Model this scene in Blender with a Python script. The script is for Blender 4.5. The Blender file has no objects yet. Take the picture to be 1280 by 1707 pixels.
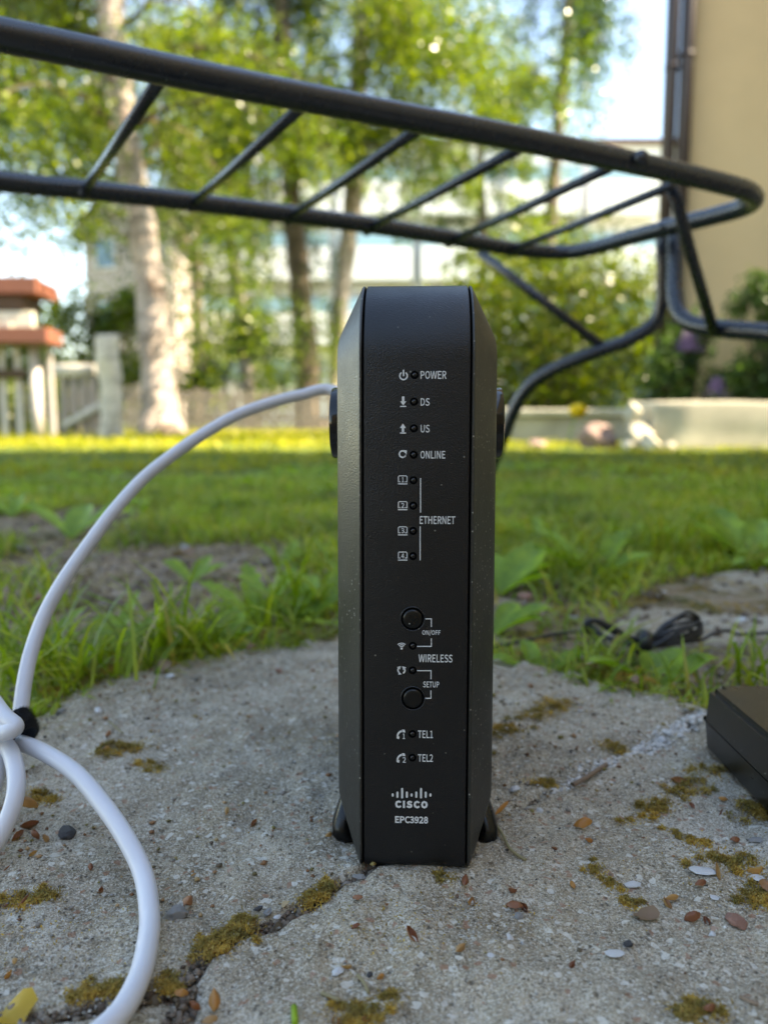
import bpy, bmesh, math, random
import numpy as np
from mathutils import Vector, Matrix, noise as mnoise

R = math.radians
S = bpy.context.scene
COL = S.collection
rnd = random.Random(7)
NR = np.random.default_rng(11)

# ------------------------------------------------------------------ camera
CAM_H, PITCH, FPX = 0.166, R(6.8), 1282.0
cam_d = bpy.data.cameras.new('camera')
cam = bpy.data.objects.new('camera', cam_d)
COL.objects.link(cam)
cam.location = (0, 0, CAM_H)
cam.rotation_euler = (R(90) - PITCH, 0, 0)
cam_d.sensor_fit = 'VERTICAL'
cam_d.sensor_height = 36
cam_d.lens = FPX / 1707 * 36
cam_d.clip_start = 0.01
cam_d.clip_end = 3000
cam_d.dof.use_dof = True
cam_d.dof.focus_distance = 0.280
cam_d.dof.aperture_fstop = cam_d.lens / 3.6
cam_d.dof.aperture_blades = 0
S.camera = cam

# ------------------------------------------------------------------ sky and sun
SUN_EL = R(46)
SUN_AZ = math.atan2(0.985, -0.12)          # direction towards the sun is (sin, cos)
w = bpy.data.worlds.new('World')
S.world = w
w.use_nodes = True
nt = w.node_tree
nt.nodes.clear()
sky = nt.nodes.new('ShaderNodeTexSky')
sky.sky_type = 'NISHITA'
sky.sun_disc = False
sky.sun_elevation = SUN_EL
sky.sun_rotation = SUN_AZ
sky.air_density = 1.1
sky.dust_density = 0.35
sky.ozone_density = 2.5
bg = nt.nodes.new('ShaderNodeBackground')
bg.inputs['Strength'].default_value = 0.10
wo = nt.nodes.new('ShaderNodeOutputWorld')
nt.links.new(sky.outputs[0], bg.inputs[0])
nt.links.new(bg.outputs[0], wo.inputs[0])
sun_d = bpy.data.lights.new('sun', 'SUN')
sun_d.energy = 3.8
sun_d.angle = R(0.55)
sun_d.color = (1.0, 0.93, 0.82)
sun = bpy.data.objects.new('sun', sun_d)
COL.objects.link(sun)
sdir = Vector((math.sin(SUN_AZ) * math.cos(SUN_EL), math.cos(SUN_AZ) * math.cos(SUN_EL), math.sin(SUN_EL)))
sun.rotation_euler = sdir.to_track_quat('Z', 'Y').to_euler()
sun.location = (20, -10, 30)

S.view_settings.view_transform = 'Standard'
S.view_settings.look = 'None'
S.view_settings.gamma = 1
S.view_settings.exposure = 2.80
S.view_settings.use_white_balance = True
S.view_settings.white_balance_temperature = 8150
S.view_settings.white_balance_tint = 10
S.render.engine = 'CYCLES'
S.cycles.use_denoising = True
S.cycles.denoiser = 'OPENIMAGEDENOISE'
S.cycles.max_bounces = 6
S.cycles.diffuse_bounces = 3
S.cycles.glossy_bounces = 3
S.cycles.transmission_bounces = 4
S.cycles.sample_clamp_indirect = 6

# ------------------------------------------------------------------ helpers
cP, sP = math.cos(PITCH), math.sin(PITCH)
def ray(px, py):
    u, v = (px - 640) / FPX, (853.5 - py) / FPX
    return Vector((u, cP + v * sP, -sP + v * cP))
def atd(px, py, d):                      # point at axis depth d along a view ray
    r = ray(px, py)
    return Vector((0, 0, CAM_H)) + r * d
def at(px, py, z=0.0):                   # point on the horizontal plane z
    r = ray(px, py)
    return Vector((0, 0, CAM_H)) + r * ((z - CAM_H) / r.z)

def tag(o, label=None, cat=None, group=None, kind=None):
    if label: o['label'] = label
    if cat: o['category'] = cat
    if group: o['group'] = group
    if kind: o['kind'] = kind
    return o
def link(o, parent=None):
    COL.objects.link(o)
    if parent is not None:
        o.parent = parent
    return o
def empty(name, loc=(0, 0, 0), rot=(0, 0, 0), **k):
    o = bpy.data.objects.new(name, None)
    o.empty_display_size = 0.05
    link(o)
    o.location = loc
    o.rotation_euler = rot
    tag(o, **k)
    return o
def mesh_obj(name, verts, faces, mat, parent=None, smooth=False, **k):
    me = bpy.data.meshes.new(name)
    me.from_pydata([tuple(v) for v in verts], [], faces)
    if smooth:
        me.polygons.foreach_set('use_smooth', [True] * len(me.polygons))
    me.update()
    if mat: me.materials.append(mat)
    o = bpy.data.objects.new(name, me)
    link(o, parent)
    tag(o, **k)
    return o
def np_mesh(name, V, F, mat, parent=None, smooth=False, **k):
    """V (n,3), F (m,k) with k 3 or 4"""
    me = bpy.data.meshes.new(name)
    V = np.asarray(V, np.float32); F = np.asarray(F, np.int32)
    me.vertices.add(len(V)); me.vertices.foreach_set('co', V.ravel())
    kk = F.shape[1]
    me.loops.add(F.size); me.loops.foreach_set('vertex_index', F.ravel())
    me.polygons.add(len(F))
    me.polygons.foreach_set('loop_start', np.arange(0, F.size, kk, dtype=np.int32))
    if smooth:
        me.polygons.foreach_set('use_smooth', np.ones(len(F), bool))
    me.update(calc_edges=True)
    me.validate()
    if mat: me.materials.append(mat)
    o = bpy.data.objects.new(name, me)
    link(o, parent)
    tag(o, **k)
    return o
def bm_obj(name, bm, mat, parent=None, smooth=False, **k):
    me = bpy.data.meshes.new(name)
    if smooth:
        for f in bm.faces: f.smooth = True
    bm.normal_update()
    bm.to_mesh(me); bm.free()
    if mat: me.materials.append(mat)
    o = bpy.data.objects.new(name, me)
    link(o, parent)
    tag(o, **k)
    return o
def box(bm, lo, hi, bevel=0.0, seg=2, M=None):
    r = bmesh.ops.create_cube(bm, size=1)
    vs = r['verts']
    for v in vs:
        v.co = Vector([lo[i] + (v.co[i] + .5) * (hi[i] - lo[i]) for i in range(3)])
    if bevel > 0:
        es = list({e for v in vs for e in v.link_edges})
        g = bmesh.ops.bevel(bm, geom=es, offset=bevel, segments=seg, affect='EDGES', profile=.5)
        vs = list({v for f in g['faces'] for v in f.verts} | set(v for v in vs if v.is_valid))
    if M is not None:
        for v in vs: v.co = M @ v.co
    return vs
def catmull(P, n=8):
    P = [Vector(p) for p in P]
    Q = [P[0] * 2 - P[1]] + P + [P[-1] * 2 - P[-2]]
    out = []
    for i in range(1, len(Q) - 2):
        a, b, c, d = Q[i - 1], Q[i], Q[i + 1], Q[i + 2]
        for j in range(n):
            t = j / n
            out.append(0.5 * ((2 * b) + (c - a) * t + (2 * a - 5 * b + 4 * c - d) * t * t + (3 * b - a - 3 * c + d) * t ** 3))
    out.append(P[-1])
    return out
def tube_vf(path, rad, seg=16, caps=True, base=0):
    path = [Vector(p) for p in path]
    n = len(path)
    if not hasattr(rad, '__len__'): rad = [rad] * n
    V, F = [], []
    t0 = (path[1] - path[0]).normalized()
    up = Vector((0, 0, 1)) if abs(t0.z) < .9 else Vector((0, 1, 0))
    nrm = (up - t0 * up.dot(t0)).normalized()
    for i in range(n):
        t = (path[min(i + 1, n - 1)] - path[max(i - 1, 0)]).normalized()
        nrm = (nrm - t * nrm.dot(t)).normalized()
        b = t.cross(nrm)
        for j in range(seg):
            a = 2 * math.pi * j / seg
            V.append(path[i] + (nrm * math.cos(a) + b * math.sin(a)) * rad[i])
    for i in range(n - 1):
        for j in range(seg):
            k = (j + 1) % seg
            F.append((base + i * seg + j, base + i * seg + k, base + (i + 1) * seg + k, base + (i + 1) * seg + j))
    if caps:
        F.append(tuple(base + j for j in range(seg - 1, -1, -1)))
        F.append(tuple(base + (n - 1) * seg + j for j in range(seg)))
    return V, F
def tube(name, path, rad, mat, parent=None, seg=16, **k):
    V, F = tube_vf(path, rad, seg)
    return mesh_obj(name, V, F, mat, parent, smooth=True, **k)

# ------------------------------------------------------------------ materials
class NT:
    def __init__(s, name):
        s.m = bpy.data.materials.new(name); s.m.use_nodes = True
        s.t = s.m.node_tree; s.t.nodes.clear()
        s.out = s.n('ShaderNodeOutputMaterial')
    def n(s, typ, **kw):
        nd = s.t.nodes.new(typ)
        for k, v in kw.items():
            setattr(nd, k, v)
        return nd
    def l(s, a, b): s.t.links.new(a, b)
    def coord(s, which='Object', scale=None):
        c = s.n('ShaderNodeTexCoord').outputs[which]
        if scale is not None:
            mp = s.n('ShaderNodeMapping'); mp.inputs['Scale'].default_value = scale
            s.l(c, mp.inputs[0]); return mp.outputs[0]
        return c
    def noise(s, co, scale, detail=4, rough=.6, dist=0):
        nd = s.n('ShaderNodeTexNoise'); s.l(co, nd.inputs['Vector'])
        nd.inputs['Scale'].default_value = scale; nd.inputs['Detail'].default_value = detail
        nd.inputs['Roughness'].default_value = rough; nd.inputs['Distortion'].default_value = dist
        return nd.outputs['Fac']
    def voro(s, co, scale, feature='F1', out='Distance'):
        nd = s.n('ShaderNodeTexVoronoi', feature=feature); s.l(co, nd.inputs['Vector'])
        nd.inputs['Scale'].default_value = scale
        return nd.outputs[out]
    def ramp(s, fac, stops, interp='LINEAR'):
        nd = s.n('ShaderNodeValToRGB'); s.l(fac, nd.inputs[0])
        cr = nd.color_ramp; cr.interpolation = interp
        while len(cr.elements) < len(stops): cr.elements.new(.5)
        for e, (p, c) in zip(cr.elements, stops):
            e.position = p
            e.color = (c, c, c, 1) if not hasattr(c, '__len__') else (*c, 1)
        return nd.outputs['Color']
    def mix(s, fac, a, b, typ='MIX'):
        nd = s.n('ShaderNodeMix', data_type='RGBA', blend_type=typ)
        for sock, v in ((nd.inputs['Factor'], fac), (nd.inputs['A'], a), (nd.inputs['B'], b)):
            if hasattr(v, 'is_linked') or isinstance(v, bpy.types.NodeSocket): s.l(v, sock)
            elif hasattr(v, '__len__'): sock.default_value = (*v, 1)
            else: sock.default_value = v
        return nd.outputs['Result']
    def math(s, op, a, b=0.0):
        nd = s.n('ShaderNodeMath', operation=op)
        for i, v in enumerate((a, b)):
            if isinstance(v, bpy.types.NodeSocket): s.l(v, nd.inputs[i])
            else: nd.inputs[i].default_value = v
        return nd.outputs[0]
    def bump(s, h, strength=.5, dist=.001, prev=None):
        nd = s.n('ShaderNodeBump'); s.l(h, nd.inputs['Height'])
        nd.inputs['Strength'].default_value = strength; nd.inputs['Distance'].default_value = dist
        if prev is not None: s.l(prev, nd.inputs['Normal'])
        return nd.outputs[0]
    def pbsdf(s, col, rough=.6, metal=0, normal=None, spec=None, coat=None, trans=None):
        p = s.n('ShaderNodeBsdfPrincipled')
        for nm, v in (('Base Color', col), ('Roughness', rough), ('Metallic', metal), ('Specular IOR Level', spec),
                      ('Coat Weight', coat), ('Transmission Weight', trans)):
            if v is None: continue
            if isinstance(v, bpy.types.NodeSocket): s.l(v, p.inputs[nm])
            elif hasattr(v, '__len__'): p.inputs[nm].default_value = (*v, 1)
            else: p.inputs[nm].default_value = v
        if normal is not None: s.l(normal, p.inputs['Normal'])
        return p.outputs[0]
    def done(s, sh): s.l(sh, s.out.inputs['Surface']); return s.m

def simple(name, col, rough=.6, metal=0, var=.15, scale=60, bump=.2, bd=.0005, spec=None):
    t = NT(name); co = t.coord('Object')
    n1 = t.noise(co, scale, 5)
    c = t.mix(n1, tuple(x * (1 - var) for x in col), tuple(min(1, x * (1 + var)) for x in col))
    nb = t.bump(t.noise(co, scale * 6, 3), bump, bd)
    return t.done(t.pbsdf(c, rough, metal, nb, spec))

def leafy(name, cols, transl=.45, rough=.45):
    t = NT(name)
    g = t.n('ShaderNodeNewGeometry').outputs['Random Per Island']
    oi = t.n('ShaderNodeObjectInfo').outputs['Random']
    g = t.math('FRACT', t.math('ADD', g, t.math('MULTIPLY', oi, 1.0 if name in ('bud_scales', 'dead_leaf') else 0.0)))
    stops = [(i / (len(cols) - 1), c) for i, c in enumerate(cols)]
    c = t.ramp(g, stops)
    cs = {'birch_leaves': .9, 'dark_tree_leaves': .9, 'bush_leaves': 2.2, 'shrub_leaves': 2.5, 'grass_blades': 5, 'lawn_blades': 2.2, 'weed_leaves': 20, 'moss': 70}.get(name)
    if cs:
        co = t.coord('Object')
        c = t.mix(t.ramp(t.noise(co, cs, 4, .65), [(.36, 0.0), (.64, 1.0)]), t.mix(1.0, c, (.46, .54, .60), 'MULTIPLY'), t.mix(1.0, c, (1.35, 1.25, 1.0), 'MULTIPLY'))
        if name in ('lawn_blades', 'grass_blades'):
            c = t.mix(t.ramp(t.noise(co, cs * 2.3, 3, .6), [(.56, 0.0), (.70, .6)]), c, (.30, .25, .10))
    d = t.pbsdf(c, rough, spec=.35)
    tr = t.n('ShaderNodeBsdfTranslucent')
    c2 = t.mix(1.0, c, (1.35, 1.45, .55), 'MULTIPLY')
    t.l(c2, tr.inputs[0])
    mx = t.n('ShaderNodeMixShader'); mx.inputs[0].default_value = transl
    t.l(d, mx.inputs[1]); t.l(tr.outputs[0], mx.inputs[2])
    return t.done(mx.outputs[0])

def concrete_mat():
    t = NT('weathered_concrete'); co = t.coord('Object')
    def vc(scale):
        n_ = t.n('ShaderNodeSeparateColor'); t.l(t.voro(co, scale, out='Color'), n_.inputs[0]); return n_.outputs
    g1, g2, g3 = vc(1250), vc(2300), vc(520)
    fine = t.noise(co, 420, 4, .75)
    base = t.ramp(t.noise(co, 7, 6, .65), [(.30, (.34, .27, .185)), (.5, (.47, .40, .30)), (.72, (.57, .50, .395))])
    base = t.mix(t.ramp(t.noise(co, 42, 6, .7), [(.38, 0.0), (.66, .6)]), base, (.60, .53, .42))
    base = t.mix(t.ramp(t.noise(co, 5.5, 5, .65, .8), [(.42, 0.0), (.60, .6)]), base, (.33, .245, .135))
    base = t.mix(t.ramp(t.noise(co, 24, 5, .7, .4), [(.46, 0.0), (.62, .68)]), base, (.20, .155, .10))
    base = t.mix(t.ramp(t.noise(co, 11, 4, .6, .3), [(.56, 0.0), (.70, .6)]), base, (.68, .62, .53))
    base = t.mix(t.ramp(t.noise(co, 75, 5, .75, .3), [(.54, 0.0), (.68, .5)]), base, (.20, .155, .105))
    base = t.mix(t.ramp(g1[0], [(.80, 0.0), (.88, .55)]), base, (.70, .65, .56))
    base = t.mix(t.ramp(g1[1], [(.80, 0.0), (.88, .6)]), base, (.15, .115, .075))
    base = t.mix(t.ramp(g2[0], [(.72, 0.0), (.82, .6)]), base, (.70, .64, .54))
    base = t.mix(t.ramp(g2[1], [(.74, 0.0), (.84, .6)]), base, (.14, .11, .075))
    base = t.mix(t.ramp(g3[0], [(.955, 0.0), (.965, .75)]), base, (.70, .66, .58))
    base = t.mix(t.ramp(g3[1], [(.965, 0.0), (.975, .7)]), base, (.34, .17, .10))
    pits = t.math('MULTIPLY', t.ramp(g3[2], [(.88, 0.0), (.89, 1.0)]), t.ramp(t.voro(co, 520), [(.15, 1.0), (.45, 0.0)]))
    base = t.mix(t.math('MULTIPLY', pits, .75), base, (.09, .07, .05))
    lich = t.math('MULTIPLY', t.ramp(t.noise(co, 9, 4, .6), [(.60, 0.0), (.70, 1.0)]), t.ramp(t.noise(co, 260, 3, .7), [(.50, 0.0), (.58, 1.0)]))
    base = t.mix(t.math('MULTIPLY', lich, .6), base, (.26, .21, .05))
    nb = t.bump(t.noise(co, 26, 6, .7), .8, .010)
    nb = t.bump(t.noise(co, 110, 6, .75), .8, .0035, nb)
    nb = t.bump(fine, .8, .0012, nb)
    nb = t.bump(t.math('SUBTRACT', 1.0, pits), .7, .0008, nb)
    nb = t.bump(g2[2], .4, .0004, nb)
    return t.done(t.pbsdf(base, .88, 0, nb, .3))

def soil_mat():
    t = NT('garden_soil'); co = t.coord('Object')
    a = t.noise(co, 5, 6, .7); b = t.noise(co, 60, 6, .75); c = t.voro(co, 180, out='Color')
    sc = t.n('ShaderNodeSeparateColor'); t.l(c, sc.inputs[0])
    base = t.ramp(b, [(.3, (.14, .09, .05)), (.5, (.30, .22, .14)), (.7, (.44, .35, .25))])
    base = t.mix(t.ramp(t.noise(co, 18, 5, .7), [(.5, 0.0), (.6, .8)]), base, (.12, .085, .02))
    base = t.mix(t.ramp(a, [(.52, 0.0), (.64, .7)]), base, (.07, .085, .018))
    base = t.mix(t.ramp(sc.outputs[0], [(.80, 0.0), (.85, .8)]), base, (.30, .25, .2))
    sep = t.n('ShaderNodeSeparateXYZ'); t.l(co, sep.inputs[0])
    far = t.n('ShaderNodeMapRange'); t.l(sep.outputs[1], far.inputs[0])
    far.inputs[1].default_value = 1.4; far.inputs[2].default_value = 2.6
    base = t.mix(far.outputs[0], base, (.085, .12, .02))
    nb = t.bump(b, .8, .006)
    nb = t.bump(t.noise(co, 400, 3), .7, .0015, nb)
    return t.done(t.pbsdf(base, .95, 0, nb, .15))

def plastic_mat(name, col, rough, bscale, bstr, bd, dust=0.0, spec=.5):
    t = NT(name); co = t.coord('Object')
    n1 = t.noise(co, bscale, 2, .5); v = t.voro(co, bscale * 1.3, 'SMOOTH_F1')
    nb = t.bump(t.math('ADD', n1, v), bstr, bd)
    c = t.mix(t.noise(co, 30, 3), col, tuple(x * 1.25 for x in col))
    if dust:
        d = t.voro(co, 900, out='Color')
        sc = t.n('ShaderNodeSeparateColor'); t.l(d, sc.inputs[0])
        dist = t.voro(co, 900)
        m = t.math('MULTIPLY', t.ramp(sc.outputs[0], [(1 - dust, 0.0), (1 - dust + .01, 1.0)]), t.ramp(dist, [(.22, 1.0), (.34, 0.0)]))
        m = t.math('MULTIPLY', m, t.ramp(t.noise(co, 22, 4), [(.42, .15), (.6, .9)]))
        c = t.mix(m, c, (.38, .37, .33))
    rg = t.ramp(t.noise(co, 55, 4, .6), [(.3, rough * .88), (.7, min(1, rough * 1.15))])
    return t.done(t.pbsdf(c, rg, 0, nb, spec))

M = {}
M['concrete'] = concrete_mat()
M['soil'] = soil_mat()
M['panel'] = plastic_mat('black_textured_panel', (.0050, .0050, .0062), .36, 1900, .8, .00014, .008, .45)
M['cover'] = plastic_mat('charcoal_textured_plastic', (.012, .0118, .0100), .40, 1500, .5, .00016, .13, .6)
M['gloss_black'] = plastic_mat('gloss_black_plastic', (.004, .004, .005), .12, 400, .05, .0001, .0)
M['satin_black'] = plastic_mat('satin_black_plastic', (.0025, .0025, .0028), .28, 900, .2, .0001, .02, .4)
M['groove'] = plastic_mat('groove_black', (.001, .001, .001), .9, 900, .1, .0001, 0, .05)
M['adapter'] = plastic_mat('adapter_plastic', (.006, .006, .0055), .30, 1600, .4, .00012, .02, .6)
M['print'] = simple('white_print', (.62, .62, .62), .55, 0, .05, 900, .05, .00002)
M['tube'] = plastic_mat('anthracite_lacquer', (.009, .012, .019), .27, 700, .10, .0002, .03, .7)
M['cable'] = simple('white_cable_jacket', (.60, .60, .64), .36, 0, .06, 25, .08, .0003)
M['cord'] = simple('black_cord', (.012, .013, .017), .45, 0, .2, 90, .1, .0003)
M['velcro'] = simple('black_velcro', (.008, .008, .01), .85, 0, .3, 500, .6, .0006)
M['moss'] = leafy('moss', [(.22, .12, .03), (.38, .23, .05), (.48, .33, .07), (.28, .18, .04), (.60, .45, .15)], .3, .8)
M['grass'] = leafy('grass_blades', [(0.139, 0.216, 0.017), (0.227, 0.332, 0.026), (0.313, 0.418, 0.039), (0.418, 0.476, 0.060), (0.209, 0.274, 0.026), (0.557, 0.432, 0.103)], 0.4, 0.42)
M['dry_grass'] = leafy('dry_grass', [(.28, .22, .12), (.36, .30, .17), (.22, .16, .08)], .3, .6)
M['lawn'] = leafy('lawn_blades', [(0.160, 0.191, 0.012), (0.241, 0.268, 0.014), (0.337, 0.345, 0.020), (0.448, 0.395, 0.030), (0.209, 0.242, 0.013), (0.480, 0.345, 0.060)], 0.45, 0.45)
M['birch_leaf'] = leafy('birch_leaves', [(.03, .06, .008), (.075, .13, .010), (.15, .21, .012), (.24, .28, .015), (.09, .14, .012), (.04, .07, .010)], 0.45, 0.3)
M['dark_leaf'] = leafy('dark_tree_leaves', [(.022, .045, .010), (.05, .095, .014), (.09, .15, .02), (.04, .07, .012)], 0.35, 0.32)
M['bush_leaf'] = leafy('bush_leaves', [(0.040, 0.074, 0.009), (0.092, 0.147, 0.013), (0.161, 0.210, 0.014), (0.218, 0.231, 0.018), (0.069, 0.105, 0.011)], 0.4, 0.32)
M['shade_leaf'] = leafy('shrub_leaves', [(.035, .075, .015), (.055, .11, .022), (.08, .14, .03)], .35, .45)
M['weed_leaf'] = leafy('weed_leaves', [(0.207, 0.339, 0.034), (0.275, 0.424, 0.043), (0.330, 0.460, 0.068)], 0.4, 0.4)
M['lilac'] = leafy('lilac_petals', [(.16, .11, .28), (.24, .17, .38), (.30, .22, .42)], .3, .6)
M['petal'] = leafy('yellow_petals', [(.82, .52, .01), (.88, .62, .01), (.84, .56, .02)], 0.3, 0.5)
M['husk'] = leafy('bud_scales', [(.16, .05, .022), (.30, .10, .03), (.46, .20, .05), (.50, .30, .12), (.26, .10, .045), (.20, .07, .035), (.42, .20, .10)], .25, .3)
M['dead_leaf'] = leafy('dead_leaf', [(.20, .12, .07), (.26, .17, .11), (.17, .10, .06)], .2, .6)
M['yellow_leaf'] = leafy('yellow_leaf', [(.50, .30, .03), (.55, .36, .04), (.45, .24, .03)], .3, .5)
M['twig'] = simple('dry_twig', (.22, .15, .10), .8, 0, .3, 300, .5, .0006)

def stone_mat(name, a, b, sc=300, rough=.8):
    t = NT(name); co = t.coord('Object')
    c = t.mix(t.ramp(t.noise(co, sc, 6, .75), [(.35, 0.0), (.65, 1.0)]), a, b)
    nb = t.bump(t.noise(co, sc * 2, 5, .7), .6, .0006)
    return t.done(t.pbsdf(c, rough, 0, nb, .35))
M['peb_grey'] = stone_mat('grey_pebble', (.16, .155, .15), (.34, .33, .32))
M['peb_dark'] = stone_mat('dark_pebble', (.03, .03, .033), (.10, .10, .105))
M['peb_white'] = stone_mat('quartz_pebble', (.45, .45, .46), (.72, .71, .70), 200, .5)
M['peb_red'] = stone_mat('reddish_pebble', (.22, .10, .07), (.38, .22, .17))
M['peb_tan'] = stone_mat('tan_pebble', (.36, .24, .11), (.55, .42, .26))
M['boulder'] = stone_mat('pink_granite', (.17, .11, .09), (.34, .23, .19), 14)

def bark_mat(name, light, dark, lines=26):
    t = NT(name); co = t.coord('Object')
    mp = t.coord('Object', (1, 1, 5))
    n1 = t.noise(mp, 3.4, 6, .7, .6)
    n2 = t.noise(co, 2.2, 5, .7)
    c = t.mix(t.ramp(n1, [(.45, 0.0), (.6, 1.0)]), light, tuple(x * .62 for x in light))
    c = t.mix(t.ramp(n2, [(.50, 0.0), (.62, .9)]), c, dark)
    nb = t.bump(t.noise(co, 14, 6, .75), .9, .03)
    return t.done(t.pbsdf(c, .9, 0, nb, .2))
M['birch_bark'] = bark_mat('birch_bark', (.52, .43, .37), (.12, .085, .062))
M['dark_bark'] = bark_mat('dark_bark', (.15, .115, .08), (.06, .045, .03))
M['branch'] = bark_mat('thin_branch_bark', (.12, .085, .06), (.05, .035, .025))

def plaster(name, col, sc=3, var=.1, bd=.004):
    t = NT(name); co = t.coord('Object')
    c = t.mix(t.ramp(t.noise(co, sc, 6, .65), [(.3, 0.0), (.7, 1.0)]), tuple(x * (1 - var) for x in col), tuple(x * (1 + var * .5) for x in col))
    nb = t.bump(t.noise(co, 110, 5, .7), .4, bd)
    return t.done(t.pbsdf(c, .9, 0, nb, .2))
M['tan'] = plaster('tan_plaster', (.62, .455, .255), 1.3, .10)
M['plinth'] = plaster('grey_plinth', (.24, .22, .20), 4)
M['white_render'] = plaster('white_render', (.80, .79, .77), .4, .06)
M['pink_render'] = plaster('pinkish_render', (.42, .35, .31), .4, .15)
M['pipe'] = simple('brown_painted_pipe', (.030, .018, .018), .42, 0, .12, 6, .1, .002)
M['old_wall'] = plaster('old_concrete_wall', (.40, .37, .29), 4, .3, .02)
M['wall_cap'] = plaster('pale_concrete', (.50, .47, .37), 3, .3, .02)
M['red_wood'] = simple('red_brown_stained_wood', (.20, .065, .035), .6, 0, .2, 6, .3, .003)
M['wood_and_shade'] = simple('brown_wood_and_shade', (.07, .035, .015), .7, 0, .2, 6, .3, .003)  # brown of the cross beam, also used as shade under the boards
M['cream_wood'] = simple('cream_painted_wood', (.62, .60, .47), .6, 0, .1, 6, .3, .003)
M['white_wood'] = simple('white_painted_wood', (.52, .47, .43), .6, 0, .12, 5, .3, .003)
M['grey_wood'] = simple('weathered_picket', (.30, .25, .22), .8, 0, .3, 4, .4, .004)
M['log'] = bark_mat('peeled_pale_log', (.66, .60, .50), (.30, .24, .2))
M['roof'] = simple('roof_sheet', (.10, .06, .05), .6, 0, .2, 3, .3, .01)
def glass_mat():
    t = NT('window_glass')
    return t.done(t.pbsdf((.10, .18, .25), .06, .0, None, .8))
M['glass'] = glass_mat()
M['blue_panel'] = simple('pale_blue_balcony_panel', (.26, .42, .52), .4, 0, .08, 2, .1, .002)
M['car_paint'] = simple('dark_blue_car_paint', (.02, .04, .06), .2, .3, .05, 2, .0, .001)
M['rubber'] = simple('rubber', (.015, .015, .015), .8)

def pebble_mesh(seed, mat, angular=.25):
    hr = random.Random(seed * 31 + 5); planes = [(Vector((hr.gauss(0, 1), hr.gauss(0, 1), hr.gauss(0, 1))).normalized(), hr.uniform(.26, .42)) for _ in range(9)]
    bm = bmesh.new(); bmesh.ops.create_icosphere(bm, subdivisions=4, radius=.5)
    for v in bm.verts:
        p = v.co * 2
        d = mnoise.noise(p * 1.1 + Vector((seed * 7.1, 0, 0))) * angular + mnoise.noise(p * 3 + Vector((0, seed * 3.3, 0))) * angular * .45 + mnoise.noise(p * 8 + Vector((0, 0, seed * 2.3))) * angular * .18
        v.co *= 1 + d
        for pn_, pd_ in planes:
            e_ = v.co.dot(pn_) - pd_
            if e_ > 0: v.co -= pn_ * e_ * .92
        v.co.z *= .62
    me = bpy.data.meshes.new('pebble'); 
    for f in bm.faces: f.smooth = True
    bm.to_mesh(me); bm.free(); me.materials.append(mat); return me
# ------------------------------------------------------------------ ground
def fbm(x, y, z=0., o=4):
    return mnoise.fractal(Vector((x, y, z)), 1.0, 2.0, o)
def inside(P, x, y):
    c = False; j = len(P) - 1
    for i in range(len(P)):
        xi, yi = P[i]; xj, yj = P[j]
        if (yi > y) != (yj > y) and x < (xj - xi) * (y - yi) / (yj - yi) + xi: c = not c
        j = i
    return c
def np_inside(P, X, Y):
    c = np.zeros(X.shape, bool); j = len(P) - 1
    for i in range(len(P)):
        xi, yi = P[i]; xj, yj = P[j]
        with np.errstate(divide='ignore', invalid='ignore'):
            t = ((yi > Y) != (yj > Y)) & (X < (xj - xi) * (Y - yi) / (yj - yi + 1e-12) + xi)
        c ^= t; j = i
    return c
def np_edge(P, X, Y):
    d = np.full(X.shape, 9.)
    for i in range(len(P)):
        ax, ay = P[i]; bx, by = P[(i + 1) % len(P)]
        dx, dy = bx - ax, by - ay
        t = np.clip(((X - ax) * dx + (Y - ay) * dy) / (dx * dx + dy * dy + 1e-12), 0, 1)
        d = np.minimum(d, np.hypot(X - ax - t * dx, Y - ay - t * dy))
    return d
def vnoise(X, Y, s, seed=0, o=4):
    """cheap numpy value noise fbm, about -1..1"""
    out = np.zeros(X.shape); amp = 1.; tot = 0
    g = np.random.default_rng(seed)
    for k in range(o):
        T = g.random((256, 256)) * 2 - 1
        x = X * s * 2 ** k + 31.7 * k + 700; y = Y * s * 2 ** k + 17.3 * k + 700
        xi = np.floor(x).astype(int); yi = np.floor(y).astype(int)
        fx = x - xi; fy = y - yi
        fx = fx * fx * (3 - 2 * fx); fy = fy * fy * (3 - 2 * fy)
        a = T[xi % 256, yi % 256]; b = T[(xi + 1) % 256, yi % 256]; c = T[xi % 256, (yi + 1) % 256]; d = T[(xi + 1) % 256, (yi + 1) % 256]
        out += amp * ((a * (1 - fx) + b * fx) * (1 - fy) + (c * (1 - fx) + d * fx) * fy)
        tot += amp; amp *= .5
    return out / tot * 1.6

def gp(*pts): return [tuple(at(x, y)[:2]) for x, y in pts]
# crack lines between the slabs, traced on the ground plane
crack_main = gp((318, 1628), (345, 1592), (400, 1562), (460, 1530), (520, 1497), (575, 1468), (620, 1446), (700, 1415), (800, 1372),
                (880, 1340), (960, 1302), (1040, 1262), (1110, 1228), (1180, 1180))
crack_left = gp((-120, 1700), (60, 1690), (150, 1668), (230, 1650))
def rough_line(P, amp=.0016, step=.006, seed=1):
    out = []; r = random.Random(seed)
    for (ax, ay), (bx, by) in zip(P[:-1], P[1:]):
        L = math.hypot(bx - ax, by - ay); n = max(1, int(L / step))
        for i in range(n):
            t = i / n
            out.append((ax + (bx - ax) * t + r.uniform(-amp, amp), ay + (by - ay) * t + r.uniform(-amp, amp)))
    out.append(P[-1]); return out
cm = rough_line(crack_main, seed=3)
cl = rough_line(crack_left, seed=4)
junc = cm[0]
down = rough_line([junc] + gp((300, 1665), (292, 1720), (300, 1900)), seed=5)
left_join = cl + [junc]
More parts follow.
